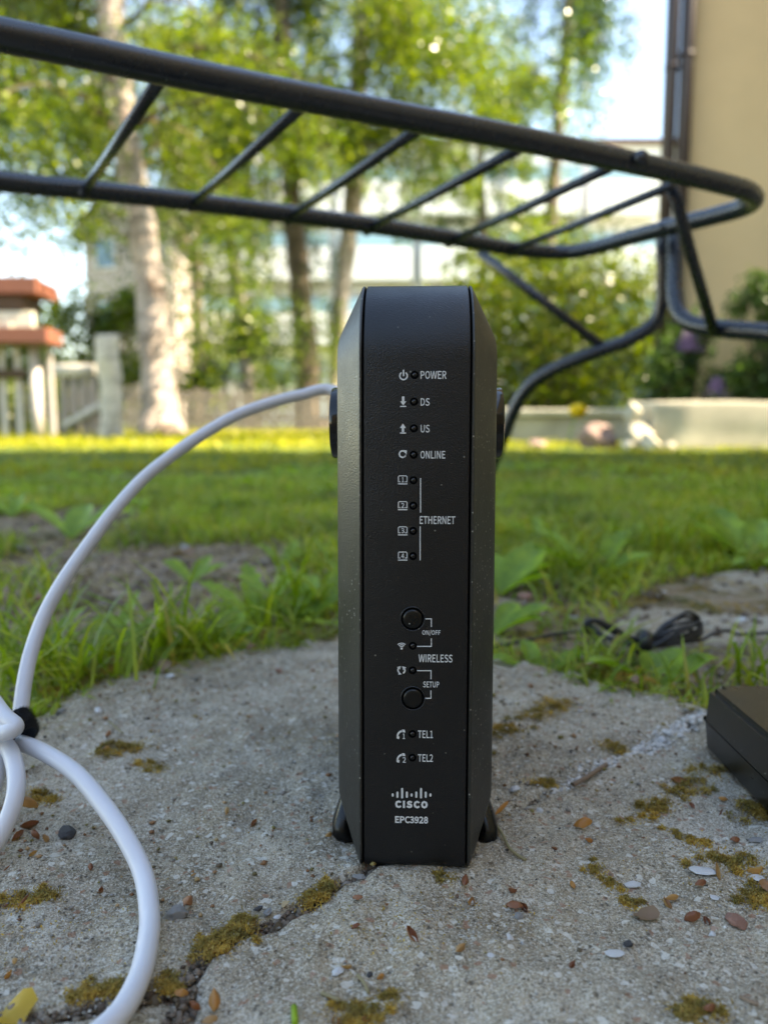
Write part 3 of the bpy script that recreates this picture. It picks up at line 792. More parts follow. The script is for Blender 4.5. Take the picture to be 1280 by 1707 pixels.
# printing on the front, as thin ink solids
YI = -.00006
def ink(name, V, F, label=None, smooth=False):
    return mesh_obj(name, V, F, M['print'], panel, label=label)
def prism2(polys, h=.00006):
    V, F = [], []
    for P in polys:
        n = len(P); b = len(V)
        # ensure counter-clockwise seen from the front (-y)
        ar = sum(P[i][0] * P[(i + 1) % n][1] - P[(i + 1) % n][0] * P[i][1] for i in range(n))
        if ar < 0: P = P[::-1]
        V += [(x, -h, z) for x, z in P] + [(x, .00001, z) for x, z in P]
        F.append(tuple(range(b, b + n)))
        for i in range(n):
            k = (i + 1) % n
            F.append((b + i, b + n + i, b + n + k, b + k))
    return V, F
def ppan(pts): return [pan(x, y) for x, y in pts]
GLYPHS = {"m/":[34,[34,71,8,-17,0,-17,26,71],[2,0,3,2,1,0]],"m1":[49,[21,8,21,54,10,54,10,60,18,62,24,65,31,65,31,8,44,8,44,-1,7,-1,7,8],[4,6,5,4,1,6,1,7,6,3,1,4,2,1,3,0,7,1,10,0,11,10,7,0,10,8,7,10,9,8]],"m2":[49,[25,28,32,46,30,54,21,58,15,56,8,50,2,56,11,64,22,66,37,61,42,46,35,26,18,7,21,8,26,8,45,8,45,-1,3,-1,3,5],[7,9,8,6,9,7,6,3,9,3,2,9,2,10,9,6,4,3,5,4,6,1,10,2,1,11,10,0,11,1,18,11,0,18,12,11,13,15,14,13,16,15,12,16,13,18,16,12,17,16,18]],"m3":[49,[6,14,14,9,22,7,31,10,34,17,30,26,15,29,15,37,29,41,32,49,30,55,22,58,16,56,9,51,3,58,12,64,23,66,37,62,43,49,39,39,31,33,31,34,41,29,45,17,38,3,23,-2,10,1,1,8],[15,17,16,14,17,15,14,11,17,11,10,17,10,18,17,13,12,14,12,11,14,9,18,10,9,19,18,8,19,9,7,19,8,7,21,19,21,20,19,6,21,7,6,22,21,5,22,6,5,23,22,4,23,5,3,23,4,3,24,23,27,1,0,2,24,3,27,2,1,26,2,27,26,24,2,26,25,24]],"m4":[49,[1,17,1,23,28,65,38,65,38,25,47,25,47,17,38,17,38,-1,29,-1,29,17,29,50,29,54,30,54,28,50,26,45,12,25,29,25,29,44],[1,3,2,1,12,3,12,13,3,13,4,3,1,14,12,14,11,12,14,11,13,11,4,13,1,15,14,18,4,11,1,16,15,17,4,18,1,17,16,1,4,17,1,5,4,1,6,5,0,6,1,10,6,0,9,7,10,7,6,10,9,8,7]],"mD":[60,[25,65,48,57,56,32,48,8,25,-1,8,-1,8,65,40,14,46,32,40,50,24,57,18,57,18,8,24,8],[5,11,6,11,0,6,11,1,0,11,10,1,10,9,1,9,2,1,5,12,11,8,2,9,8,3,2,7,3,8,13,3,7,13,4,3,5,13,12,5,4,13]],"mE":[52,[47,65,47,56,18,56,18,38,42,38,42,29,18,29,18,8,48,8,48,-1,8,-1,8,65],[10,2,11,2,0,11,2,1,0,10,3,2,10,6,3,6,4,3,6,5,4,10,7,6,10,8,7,10,9,8]],"mF":[48,[47,65,47,56,18,56,18,37,42,37,42,28,18,28,18,-1,8,-1,8,65],[8,2,9,2,0,9,2,1,0,8,3,2,8,6,3,6,4,3,6,5,4,8,7,6]],"mH":[64,[18,65,18,38,46,38,46,65,56,65,56,-1,46,-1,46,29,18,29,18,-1,8,-1,8,65],[10,0,11,10,1,0,2,4,3,2,5,4,10,8,1,8,2,1,8,7,2,7,5,2,10,9,8,6,5,7]],"mI":[26,[18,65,18,-1,8,-1,8,65],[2,0,3,2,1,0]],"mL":[48,[18,65,18,8,46,8,46,-1,8,-1,8,65],[4,0,5,4,1,0,4,2,1,4,3,2]],"mN":[63,[18,65,41,24,48,12,47,12,46,21,46,31,46,65,55,65,55,-1,46,-1,22,40,15,53,17,53,17,44,17,34,17,-1,8,-1,8,65],[16,11,17,11,0,17,11,12,0,12,1,0,5,7,6,5,8,7,16,13,11,13,10,11,13,10,12,10,1,12,16,14,13,9,1,10,16,15,14,4,8,5,9,3,1,3,2,1,3,8,4,9,8,3]],"mO":[65,[12,57,32,66,53,57,61,32,53,7,32,-2,12,7,4,32,46,51,32,57,19,51,14,32,19,14,32,7,46,14,51,32],[0,2,1,7,10,0,10,9,0,9,2,0,9,8,2,8,3,2,7,11,10,15,3,8,6,11,7,15,4,3,6,12,11,14,4,15,6,13,12,13,4,14,13,5,4,5,13,6]],"mP":[55,[27,65,45,61,52,45,45,30,28,25,18,25,18,-1,8,-1,8,65,38,36,42,45,38,54,26,57,18,57,18,33,26,33],[7,13,8,13,0,8,13,1,0,13,12,1,12,11,1,11,2,1,7,14,13,10,2,11,10,3,2,9,3,10,15,3,9,7,5,14,5,15,14,5,3,15,5,4,3,7,6,5]],"mR":[56,[38,38,42,46,39,54,28,57,18,57,18,35,28,35,18,26,18,-1,8,-1,8,65,29,65,46,61,52,46,48,33,38,28,55,-1,43,-1,28,26],[9,4,10,4,11,10,4,12,11,4,3,12,3,2,12,2,13,12,9,5,4,1,13,2,1,14,13,0,14,1,6,14,0,9,7,5,7,6,5,7,14,6,7,15,14,7,18,15,18,16,15,9,8,7,17,16,18]],"mS":[52,[9,15,17,9,27,7,36,10,39,16,36,23,29,27,20,31,11,37,6,48,12,61,27,66,38,64,48,58,42,51,35,56,27,57,19,55,17,49,20,43,27,39,36,35,45,29,49,17,43,3,27,-2,14,0,3,8],[10,12,11,10,13,12,9,17,10,17,16,10,16,13,10,16,15,13,15,14,13,9,18,17,9,19,18,8,19,9,8,20,19,8,21,20,7,21,8,7,22,21,6,22,7,6,23,22,5,23,6,4,23,5,4,24,23,3,24,4,27,1,0,2,24,3,27,2,1,26,2,27,26,24,2,26,25,24]],"mT":[52,[2,56,2,65,51,65,51,56,31,56,31,-1,21,-1,21,56],[0,2,1,0,3,2,7,3,0,6,4,7,4,3,7,6,5,4]],"mU":[63,[8,65,18,65,18,26,22,11,32,7,42,11,46,26,46,65,56,65,56,26,49,4,32,-2,14,4,8,26],[13,1,0,13,2,1,6,8,7,6,9,8,5,9,6,13,3,2,12,3,13,5,10,9,4,10,5,12,4,3,12,10,4,12,11,10]],"mW":[77,[11,65,18,29,20,19,22,9,21,9,23,19,25,29,34,65,43,65,52,29,55,19,57,9,56,9,57,19,59,29,66,65,76,65,62,-1,51,-1,41,38,39,46,38,52,39,52,38,46,36,38,26,-1,15,-1,1,65],[26,0,27,26,1,0,6,8,7,6,21,8,21,22,8,22,9,8,14,16,15,14,17,16,6,23,21,23,20,21,23,20,22,20,9,22,19,9,20,6,24,23,18,9,19,6,25,24,5,25,6,18,10,9,26,2,1,13,17,14,18,12,10,12,11,10,4,3,5,3,25,5,26,3,2,12,17,13,26,25,3,18,17,12]],"b2":[49,[24,30,30,46,28,53,21,56,16,54,8,47,-1,56,10,66,23,68,38,62,44,47,37,25,23,10,21,10,26,10,47,10,47,-3,1,-3,1,6],[7,9,8,6,9,7,6,3,9,3,10,9,5,4,6,4,3,6,2,10,3,1,10,2,1,11,10,0,11,1,18,11,0,18,13,11,13,12,11,13,15,14,13,16,15,18,16,13,17,16,18]],"b3":[49,[6,17,15,11,22,9,30,11,32,17,29,24,13,28,13,39,27,42,30,49,28,54,22,56,17,54,9,49,0,58,12,66,23,68,38,64,45,49,41,38,33,32,33,35,42,30,47,17,40,1,23,-4,9,-1,-2,7],[15,17,16,14,17,15,14,11,17,11,18,17,13,12,14,12,11,14,10,18,11,9,18,10,9,19,18,8,19,9,7,19,8,6,21,7,21,19,7,21,20,19,6,22,21,6,5,22,5,23,22,4,23,5,3,23,4,27,1,0,3,24,23,2,24,3,27,2,1,27,24,2,26,24,27,26,25,24]],"b8":[49,[5,29,13,35,13,33,7,39,4,49,10,63,25,68,40,63,45,48,42,38,37,32,37,34,44,28,48,15,41,1,25,-4,8,1,1,16,30,54,25,56,20,54,18,49,21,42,28,39,31,42,32,48,30,23,21,28,16,23,14,17,17,11,25,8,31,10,34,16],[5,7,6,4,7,5,4,19,7,19,8,7,4,20,19,18,8,19,4,21,20,25,8,18,3,21,4,3,22,21,25,9,8,24,9,25,23,9,24,3,23,22,3,9,23,2,1,3,1,9,3,1,11,9,11,10,9,0,11,1,0,12,11,17,27,0,27,12,0,27,13,12,17,28,27,26,13,27,17,29,28,33,13,26,17,30,29,16,30,17,32,13,33,32,14,13,16,31,30,31,14,32,16,14,31,15,14,16]],"b9":[49,[9,14,16,10,20,9,29,13,31,24,31,24,21,21,6,27,1,45,7,62,22,69,40,60,47,35,39,5,21,-4,10,-2,1,5,17,53,15,44,17,36,23,33,28,35,33,40,29,52,22,56],[9,11,10,8,17,9,17,24,9,24,11,9,24,23,11,23,12,11,8,18,17,22,12,23,7,18,8,7,19,18,21,12,22,7,20,19,20,12,21,20,4,12,4,13,12,7,4,20,6,4,7,6,5,4,3,13,4,16,1,0,2,13,3,16,2,1,16,13,2,16,14,13,15,14,16]],"bC":[56,[11,59,33,68,45,66,55,58,47,48,40,54,34,55,21,49,17,32,21,15,34,9,40,11,49,17,57,8,45,-2,33,-4,11,5,2,32],[0,2,1,0,3,2,17,7,0,7,6,0,6,3,0,6,5,3,5,4,3,17,8,7,17,9,8,16,9,17,11,13,12,16,10,9,10,13,11,16,13,10,16,14,13,15,14,16]],"bE":[52,[49,67,49,54,20,54,20,40,44,40,44,27,20,27,20,10,50,10,50,-3,6,-3,6,67],[10,2,11,2,0,11,2,1,0,10,3,2,10,6,3,6,4,3,6,5,4,10,7,6,10,8,7,10,9,8]],"bP":[55,[27,67,47,63,54,45,47,28,28,23,20,23,20,-3,6,-3,6,67,37,38,40,45,37,52,26,55,20,55,20,35,26,35],[7,13,8,13,0,8,13,1,0,13,12,1,12,11,1,11,2,1,7,14,13,10,2,11,10,3,2,9,3,10,15,3,9,7,15,14,7,5,15,5,3,15,5,4,3,7,6,5]],"xC":[56,[8,61,33,72,46,68,60,58,48,44,38,51,34,52,24,47,20,32,24,17,34,12,39,13,49,22,61,7,47,-4,32,-7,8,3,-1,32],[0,2,1,0,3,2,17,7,0,7,6,0,6,3,0,6,5,3,5,4,3,17,8,7,17,9,8,16,9,17,11,13,12,16,10,9,10,13,11,16,13,10,16,14,13,15,14,16]],"xI":[26,[23,70,23,-6,3,-6,3,70],[2,0,3,2,1,0]],"xO":[65,[8,61,32,72,57,61,66,32,57,4,32,-8,8,4,-1,32,41,47,32,52,24,47,20,32,24,17,32,13,41,17,45,32],[0,2,1,7,10,0,10,9,0,9,2,0,9,8,2,8,3,2,7,11,10,15,3,8,6,11,7,15,4,3,6,12,11,14,4,15,6,13,12,13,4,14,6,4,13,6,5,4]],"xS":[52,[8,22,20,14,27,12,32,14,34,16,32,19,27,22,17,27,7,34,1,49,9,65,27,72,40,69,55,59,43,44,33,51,28,52,23,51,22,49,23,46,29,44,38,40,50,32,55,17,47,-1,27,-7,12,-4,-5,7],[10,12,11,10,13,12,9,13,10,9,16,13,16,15,13,15,14,13,9,17,16,9,18,17,9,19,18,8,19,9,8,20,19,8,21,20,8,22,21,7,22,8,7,23,22,6,23,7,5,23,6,27,1,0,4,23,5,4,24,23,3,24,4,2,24,3,27,2,1,27,24,2,26,24,27,26,25,24]]}
def word(txt, x0, x1, yc, hpx, bold='m', label=None, name='lettering', space=0.0):
    V2, F2 = [], []; ox_ = 0.
    for ch in txt:
        adv, vs, tri = GLYPHS[bold + ch]; b_ = len(V2)
        V2 += [(ox_ + x, y) for x, y in zip(vs[::2], vs[1::2])]
        F2 += [[b_ + k for k in tri[i_:i_ + 3]] for i_ in range(0, len(tri), 3)]
        ox_ += adv + space * 250
    lx, hx = min(v[0] for v in V2), max(v[0] for v in V2); ly, hy = min(v[1] for v in V2), max(v[1] for v in V2)
    a = pan(x0, yc + hpx / 2); b = pan(x1, yc - hpx / 2)
    P = [(a[0] + (x - lx) / (hx - lx) * (b[0] - a[0]), a[1] + (y - ly) / (hy - ly) * (b[1] - a[1])) for x, y in V2]
    n = len(P); V = [(x, -.00006, z) for x, z in P] + [(x, .00001, z) for x, z in P]
    F = [tuple(f) for f in F2] + [tuple(n + k for k in f[::-1]) for f in F2]
    E = {}
    for f in F2:
        for i_ in range(3):
            e = (f[i_], f[(i_ + 1) % 3]); E[e] = 1
    for (p, q) in E:
        if (q, p) not in E: F.append((q, p, n + p, n + q))
    return mesh_obj(name, V, F, M['print'], panel, label=label)
WORDS = [('POWER', 701, 744, 625, 13.5), ('DS', 701, 716, 670, 13), ('US', 701, 716, 714.5, 13), ('ONLINE', 700.5, 742, 758, 13),
         ('ETHERNET', 699.5, 758.5, 867, 12.5), ('ON/OFF', 703.5, 734, 1055, 9.5), ('WIRELESS', 697.5, 754, 1097.5, 12.5),
         ('SETUP', 705, 732, 1141, 9.5), ('TEL1', 696.5, 721.5, 1224, 12), ('TEL2', 696.5, 721.5, 1263.5, 12), ('EPC3928', 658.5, 713.5, 1366.5, 10.5)]
for t_, a, b, y, h in WORDS:
    word(t_, a, b, y, h, 'm' if t_ != 'EPC3928' else 'b', label='white printed lettering')
word('CISCO', 658.5, 713, 1341, 11.5, 'x', label='bold white maker wordmark under the bars', space=.06)
# bars of the mark
bars = []
for i_, hh in enumerate((5, 9, 17, 9.5, 5, 9.5, 17, 9, 5)):
    x = 654.5 + i_ * 7.85
    yb = {5: 1328.5, 9: 1329.5, 9.5: 1329.5, 17: 1331}[hh]
    if hh == 17: y0, y1 = 1331, 1313.5
    elif hh == 5: y0, y1 = 1328, 1322.5
    else: y0, y1 = 1330, 1319.5
    P = []
    for a in range(0, 181, 30): P.append((x + 1.7 * math.cos(R(a)), y1 + 1.7 - 1.7 * math.sin(R(a))))
    for a in range(180, 361, 30): P.append((x + 1.7 * math.cos(R(a)), y0 - 1.7 - 1.7 * math.sin(R(a))))
    bars.append(ppan(P))
ink('logo_bars', *prism2(bars), label='nine white rounded bars above the wordmark')
def rectp(x0, y0, x1, y1): return ppan([(x0, y0), (x1, y0), (x1, y1), (x0, y1)])
def arcp(cx, cy, r, a0, a1, wd, n=18, ky=1.0):
    P = []
    for k in range(n + 1):
        a = R(a0 + (a1 - a0) * k / n); P.append((cx + (r + wd / 2) * math.cos(a), cy - ky * (r + wd / 2) * math.sin(a)))
    for k in range(n, -1, -1):
        a = R(a0 + (a1 - a0) * k / n); P.append((cx + (r - wd / 2) * math.cos(a), cy - ky * (r - wd / 2) * math.sin(a)))
    # split into quads to stay convex
    out = []
    for k in range(n):
        out.append(ppan([P[k], P[k + 1], P[2 * n + 1 - k - 1], P[2 * n + 1 - k]]))
    return out
ink('icon', *prism2(arcp(672.5, 626.5, 6.3, 120, 420, 2.2) + [rectp(671.3, 616.5, 673.7, 627)]), label='power symbol')
ink('icon', *prism2([rectp(670, 661, 674, 670), ppan([(667, 669), (677, 669), (672, 676)]), rectp(667, 676.6, 677, 678.4)]), label='down arrow symbol')
ink('icon', *prism2([rectp(669.5, 713, 673.5, 720.5), ppan([(666.5, 713.5), (671.5, 706), (676.5, 713.5)]), rectp(666.5, 721, 676.5, 722.8)]), label='up arrow symbol')
ink('icon', *prism2(arcp(671, 757, 5.4, 20, 330, 2.4) + [ppan([(672, 750), (678, 751), (677.5, 758), (675, 753.5)]), ppan([(674, 760), (676.5, 757), (676, 761), (670.5, 764.5)])]), label='swirled globe symbol')
for k, (y, d) in enumerate(((800, '1'), (843, '2'), (885, '3'), (927, '4'))):
    x0, x1 = 663.3, 679; wd = 1.4
    fr = [rectp(x0 + 2, y - 7.5, x1 - 2, y - 7.5 + wd), rectp(x0, y - 5.5, x0 + wd, y + 4), rectp(x1 - wd, y - 5.5, x1, y + 4),
          ppan([(x0, y - 5.5), (x0 + 2, y - 7.5), (x0 + 2, y - 5.7), (x0 + 1.8, y - 5.5)]), ppan([(x1, y - 5.5), (x1 - 2, y - 7.5), (x1 - 2, y - 5.7), (x1 - 1.8, y - 5.5)]),
          rectp(x0, y + 5.8, x1, y + 7.4), rectp(x0 + 1.8, y + 2.4, x0 + 4, y + 4), rectp(x1 - 4, y + 2.4, x1 - 1.8, y + 4)]
    ink('icon', *prism2(fr), label='socket outline symbol')
    word(d, 668.6 + (1 if d == '1' else 0), 673.8 - (.6 if d == '1' else 0), y - .3, 8.5, 'm', label='white printed number')
ink('rule', *prism2([rectp(700, 797, 701.6, 854.5), rectp(699.3, 877.5, 700.9, 934)]), label='thin white bracket line')
def bracket(x0, x1, y0, y1, y2, flip):
    wd = 1.5
    if not flip: return [rectp(x0, y0 - wd / 2, x1, y0 + wd / 2), rectp(x1 - wd, y0 + wd / 2, x1, y1)]
    return [rectp(x0, y1 - wd / 2, x1, y1 + wd / 2), rectp(x1 - wd, y0, x1, y1 - wd / 2)]
ink('rule', *prism2(bracket(709, 719.5, 1031.5, 1045, 0, False) + bracket(695, 719.5, 1064, 1077.5, 0, True)), label='thin white bracket line')
ink('rule', *prism2(bracket(695, 719, 1118, 1132, 0, False) + bracket(708, 718.8, 1151, 1164, 0, True)), label='thin white bracket line')
wf = [rectp(667.6, 1079.5, 671, 1082.5)]
for r_ in (4.2, 6.8, 9.4): wf += arcp(669.3, 1081.5, r_, 48, 132, 1.4, 8)
ink('icon', *prism2(wf), label='radio waves symbol')
ink('icon', *prism2(arcp(668, 1117, 4.8, 110, 235, 2.4, 8) + [ppan([(661.5, 1112), (668, 1110.5), (666.8, 1116)]), ppan([(664, 1119), (669.5, 1124), (664, 1124.5)])] +
                    arcp(670, 1117.5, 4.8, -70, 55, 2.4, 8) + [ppan([(670, 1110.5), (677, 1112.5), (672, 1117)])]), label='paired arrows symbol')
for y, d in ((1224, '1'), (1263.5, '2')):
    ink('icon', *prism2(arcp(671.5, y + 3.5, 9, 100, 185, 3, 8) + [ppan([(670, y - 8), (674.5, y - 7.5), (675.5, y - 3), (671, y - 3.5)]), ppan([(661, y + 2), (666, y + 4), (665, y + 8), (661, y + 6.5)])]), label='telephone handset symbol')
    word(d, 671, 676.3 if d == '2' else 675, y + 3.2, 9, 'm', label='white printed number')

# indicator lamps and buttons
def dome(name, cx, cz, r, h, mat, parent, ringmat=None, gw=0.0, n=28, flat=.0, label=None):
    V, F = [], []
    prof = [(r, .0)] + [(r * math.cos(a) * (1 - flat) + flat * r * (1 - (a / (math.pi / 2)) ** 3), h * math.sin(a)) for a in [math.pi / 2 * k / 6 for k in range(1, 6)]]
    for rr, hh in prof:
        for j in range(n):
            a = 2 * math.pi * j / n; V.append((cx + rr * math.cos(a), -.00004 - hh, cz + rr * math.sin(a)))
    V.append((cx, -.00004 - h, cz))
    for i_ in range(len(prof) - 1):
        for j in range(n):
            k = (j + 1) % n; F.append((i_ * n + j, i_ * n + k, (i_ + 1) * n + k, (i_ + 1) * n + j))
    b = (len(prof) - 1) * n
    for j in range(n): F.append((b + j, b + (j + 1) % n, len(V) - 1))
    o = mesh_obj(name, V, F, mat, parent, smooth=True, label=label)
    if gw:
        Vr, Fr = [], []
        for rr, hh in ((r + .00002, .00002), (r + gw * .3, .00005), (r + gw, .00005), (r + gw * 1.12, .0)):
            for j in range(n):
                a = 2 * math.pi * j / n; Vr.append((cx + rr * math.cos(a), -hh, cz + rr * math.sin(a)))
        for i_ in range(3):
            for j in range(n):
                k = (j + 1) % n; Fr.append((i_ * n + k, i_ * n + j, (i_ + 1) * n + j, (i_ + 1) * n + k))
        g_ = mesh_obj(name + '_groove_shade', Vr, Fr, ringmat, parent, smooth=True)  # flat ring, its black colour stands in for the shade in a recess
        if r > .002:
            tube(name + '_rim', [Vector((cx + (r + gw * 1.15) * math.cos(2 * math.pi * k / 40), -.00003, cz + (r + gw * 1.15) * math.sin(2 * math.pi * k / 40))) for k in range(41)], .00016, M['tube'], parent, 8)
    return o
for (x, y) in ((691, 625), (690, 669.5), (689.7, 714), (689.4, 758), (689, 800.5), (688.7, 843), (688.4, 885), (688.2, 927), (688, 1076.5), (687.7, 1117.5), (687.5, 1223.5), (687.3, 1263)):
    cx, cz = pan(x, y)
    dome('indicator_lamp', cx, cz, .00080, .00050, M['gloss_black'], panel, M['groove'], .0006)
for (x, y) in ((687.5, 1031.5), (688, 1164)):
    cx, cz = pan(x, y)
    dome('round_button', cx, cz, .0034, .0007, M['satin_black'], panel, M['groove'], .0008, 48, .75)

# ------------------------------------------------------------------ white cable, tie
CR = .0034
pc = [MW @ Vector((-.006, DP + .004, .160)), MW @ Vector((-.010, DP + .03, .166)),
      atd(560, 652, .475), atd(500, 659, .47), atd(450, 672, .462), atd(395, 692, .452), atd(340, 723, .44), atd(290, 757, .43), atd(240, 797, .42),
      atd(190, 852, .405), atd(145, 912, .392), atd(105, 970, .380), atd(75, 1025, .372), atd(53, 1085, .362), atd(41, 1140, .352), atd(34, 1195, .343)]
pc += [atd(28, 1240, .338), atd(-5, 1262, .345), atd(-90, 1280, .355), atd(-190, 1230, .36), atd(-230, 1150, .36), atd(-170, 1085, .352), atd(-70, 1098, .340), atd(-25, 1150, .332), atd(6, 1192, .316), atd(26, 1211, .311),
       atd(6, 1222, .311), atd(-60, 1232, .325), atd(-160, 1300, .33), atd(-190, 1400, .315), atd(-110, 1450, .292), atd(-30, 1432, .287), atd(12, 1370, .292), atd(28, 1310, .300), atd(20, 1258, .314), atd(0, 1232, .326),
       atd(-40, 1205, .338), atd(-130, 1190, .345), atd(-210, 1270, .34), atd(-170, 1400, .31), atd(-90, 1410, .295), atd(-30, 1352, .302), atd(-4, 1290, .316), atd(6, 1246, .328),
       atd(30, 1238, .329), atd(75, 1255, .318), atd(128, 1290, .306), atd(175, 1345, .292), atd(212, 1400, .280), atd(240, 1460, .268), atd(250, 1530, .252), atd(246, 1600, .238), atd(233, 1670, .225), atd(200, 1760, .212), atd(130, 1870, .20)]
path = catmull(pc, 10)
minz = [Vector((p.x, p.y, max(p.z, CR + .0008))) for p in path]
cable = tube('coaxial_cable', minz, CR, M['cable'], None, 20, label='thick white cable arching from the modem into a tied coil', cat='cable')
# fuzzy hook-and-loop tie round the coil
tc = atd(34, 1214, .330)
tie = empty('cable_tie', tc, label='fuzzy black hook and loop strap binding the white cable', cat='cable tie')
axis = (atd(60, 1262, .32) - atd(0, 1150, .335)).normalized()
quat = axis.to_track_quat('Z', 'Y')
Vt, Ft = [], []; n = 40
for (rr, hz) in ((.0066, -.005), (.0080, -.005), (.0085, 0), (.0080, .005), (.0066, .005)):
    for j in range(n):
        a = 2 * math.pi * j / n
        Vt.append(quat @ Vector((rr * .72 * math.cos(a), rr * math.sin(a), hz)))
for i_ in range(4):
    for j in range(n):
        k = (j + 1) % n; Ft.append((i_ * n + j, i_ * n + k, (i_ + 1) * n + k, (i_ + 1) * n + j))
mesh_obj('strap_band', Vt, Ft, M['velcro'], tie, True)
Vt, Ft = [], []
for k in range(2600):
    a = rnd.uniform(0, 6.283); h = rnd.uniform(-.005, .005); rr = .0082
    nrm = Vector((math.cos(a), math.sin(a), rnd.uniform(-.3, .3))); base = Vector((rr * .72 * math.cos(a), rr * math.sin(a), h))
    tv = Vector((-math.sin(a), math.cos(a), 0)) * .00009; L = rnd.uniform(.0008, .0018)
    b = len(Vt); Vt += [quat @ (base - tv), quat @ (base + tv), quat @ (base + nrm * L)]; Ft.append((b, b + 1, b + 2))
mesh_obj('bristles', Vt, Ft, M['velcro'], tie, kind='stuff')

# ------------------------------------------------------------------ power adapter
ad = empty('power_adapter', (.1595, .272, 0), label='black rectangular power adapter lying at the right edge of the slab', cat='power adapter')
ad.rotation_euler = (0, 0, R(-1.0))
def ad_half(z0, z1, name, taper):
    bm = bmesh.new()
    box(bm, (0, 0, z0), (.062, .104, z1), .0)
    for v in bm.verts:
        t = (v.co.z - z0) / (z1 - z0)
        k = (1 - t) if taper < 0 else t
        v.co.x += (-1 if v.co.x > .03 else 1) * .0011 * k
        v.co.y += (-1 if v.co.y > .05 else 1) * .0011 * k
    bmesh.ops.bevel(bm, geom=[e for e in bm.edges if abs(e.verts[0].co.z - e.verts[1].co.z) > .01], offset=.005, segments=6, affect='EDGES')
    ze = z1 if taper > 0 else z0
    bmesh.ops.bevel(bm, geom=[e for e in bm.edges if all(abs(v.co.z - ze) < 1e-5 for v in e.verts) and len(e.link_faces) == 2 and any(abs(f.normal.z) < .8 for f in e.link_faces)], offset=.0022, segments=4, affect='EDGES')
    o = bm_obj(name, bm, M['adapter'], ad); auto_smooth(o, 50); return o
ad_half(.0008, .0158, 'lower_shell', -1)
ad_half(.0164, .0338, 'upper_shell', 1)
bm = bmesh.new(); box(bm, (.0006, .0006, .015), (.0614, .1034, .0172), .0); bm_obj('seam', bm, M['groove'], ad)

# ------------------------------------------------------------------ black cord bundle
B0 = at(1072, 1078)
cd = empty('cord_bundle', B0, label='bundle of thin black cord tied in the middle beyond the adapter', cat='cord')
def Lb(px, py, d): return atd(px, py, d) - B0
loops = []
for k in range(6):
    j = lambda s=3: rnd.uniform(-s * 1.8, s * 1.8)
    dd = .555 + .006 * k
    top = 1017 + k * 7
    loops.append([(985 + j(), 1058 + j(2) - k * 3, dd + .01), (976 + j(2), 1044 + j(), dd), (990 + j(), 1034 + j(3), dd), (1030 + j(), 1052 + j(3), dd), (1072 + j(2), 1070 + j(2), dd), (1110 + j(), 1040 + j(3) + k * 4, dd), (1148 + j(4), top + 4, dd + .006),
                  (1166 + j(2), top + 14, dd + .012), (1160 + j(3), top + 26, dd + .006), (1120 + j(), top + 42, dd - .004), (1078 + j(2), 1080 + j(2), dd - .006), (1020 + j(), 1066 + j(3), dd)])
flat = []
for L in loops: flat += [Lb(*p) for p in L]
pth = catmull([Lb(1400, 1066, .60), Lb(1300, 1060, .60), Lb(1240, 1062, .595), Lb(1215, 1052, .59), Lb(1190, 1056, .585), Lb(1150, 1075, .575), Lb(1090, 1078, .57)] + flat +
              [Lb(990, 1072, .60), Lb(940, 1082, .60), Lb(880, 1084, .58), Lb(820, 1080, .56), Lb(760, 1060, .54)], 7)
pth = [Vector((p.x, p.y, max(p.z, .0018))) for p in pth]
tube('cord', pth, .00135, M['cord'], cd, 10)
Vt, Ft = [], []
tp = [Lb(1063, 1068, .553), Lb(1071, 1070, .553), Lb(1080, 1072, .553)]
tube('twist_tie', [tp[0], tp[1], tp[2]], [.0085, .0092, .0085], M['cord'], cd, 14)

# ------------------------------------------------------------------ wire garden seat
ZS = CAM_H + .21
seat = empty('garden_bench', (0, .62, 0), label='anthracite tubular metal garden seat with open wire bars above the modem', cat='garden seat')
SO = Vector((0, .62, 0))
def sz(px, py): return at(px, py, ZS) - SO
TR = .0091
f0 = sz(0, 57); f1 = sz(1225, 316)
dirn = (sz(980, 250) - sz(60, 70)).normalized()
fl = f0 - dirn * .45
r0 = sz(0, 302); r1 = sz(760, 396)
rdir = (r1 - r0).normalized()
rl = r0 - rdir * .45
fp = [fl] + [fl + (sz(60, 70) - fl) * t for t in (.25, .5, .75)] + [sz(x, y) for x, y in ((60, 70), (330, 127), (640, 188), (850, 228), (1040, 268), (1150, 293), (1225, 312), (1250, 322), (1256, 334), (1238, 346), (1190, 360), (1110, 380), (1050, 396), (985, 414), (930, 421), (850, 414), (760, 398), (620, 376), (480, 357), (300, 334), (140, 316))] + [r0, rl + (r0 - rl) * .5, rl]
fpath = catmull(fp, 7)
rc = (fl + rl) / 2 - dirn * .12
fpath += catmull([rl, rl - dirn * .07 + (fl - rl) * .15, rc, fl - dirn * .07 + (rl - fl) * .15, fl], 7)[1:]
tube('seat_frame', fpath, TR, M['tube'], seat, 24)
bars_ = [((268, 125), (138, 318)), ((503, 172), (315, 340)), ((700, 208), (476, 362)), ((866, 243), (606, 381)), ((1016, 276), (742, 402)), ((1118, 306), (845, 416))]
for a, b in bars_:
    pa, pb = sz(*a), sz(*b)
    tube('seat_bar', [pa - Vector((0, 0, .002)), (pa + pb) / 2 - Vector((0, 0, .003)), pb - Vector((0, 0, .002))], .0042, M['tube'], seat, 12)
    # weld bead where each bar meets the rear tube
    bm = bmesh.new(); bmesh.ops.create_icosphere(bm, subdivisions=2, radius=.0062)
    for v in bm.verts: v.co = v.co * (1 + .12 * fbm(v.co.x * 300, v.co.y * 300, v.co.z * 300)) + pb + (pa - pb).normalized() * .009 - Vector((0, 0, .004))
    bm_obj('weld_bead', bm, M['tube'], seat, True)
dv = (sz(*bars_[0][0]) - sz(*bars_[1][0]))
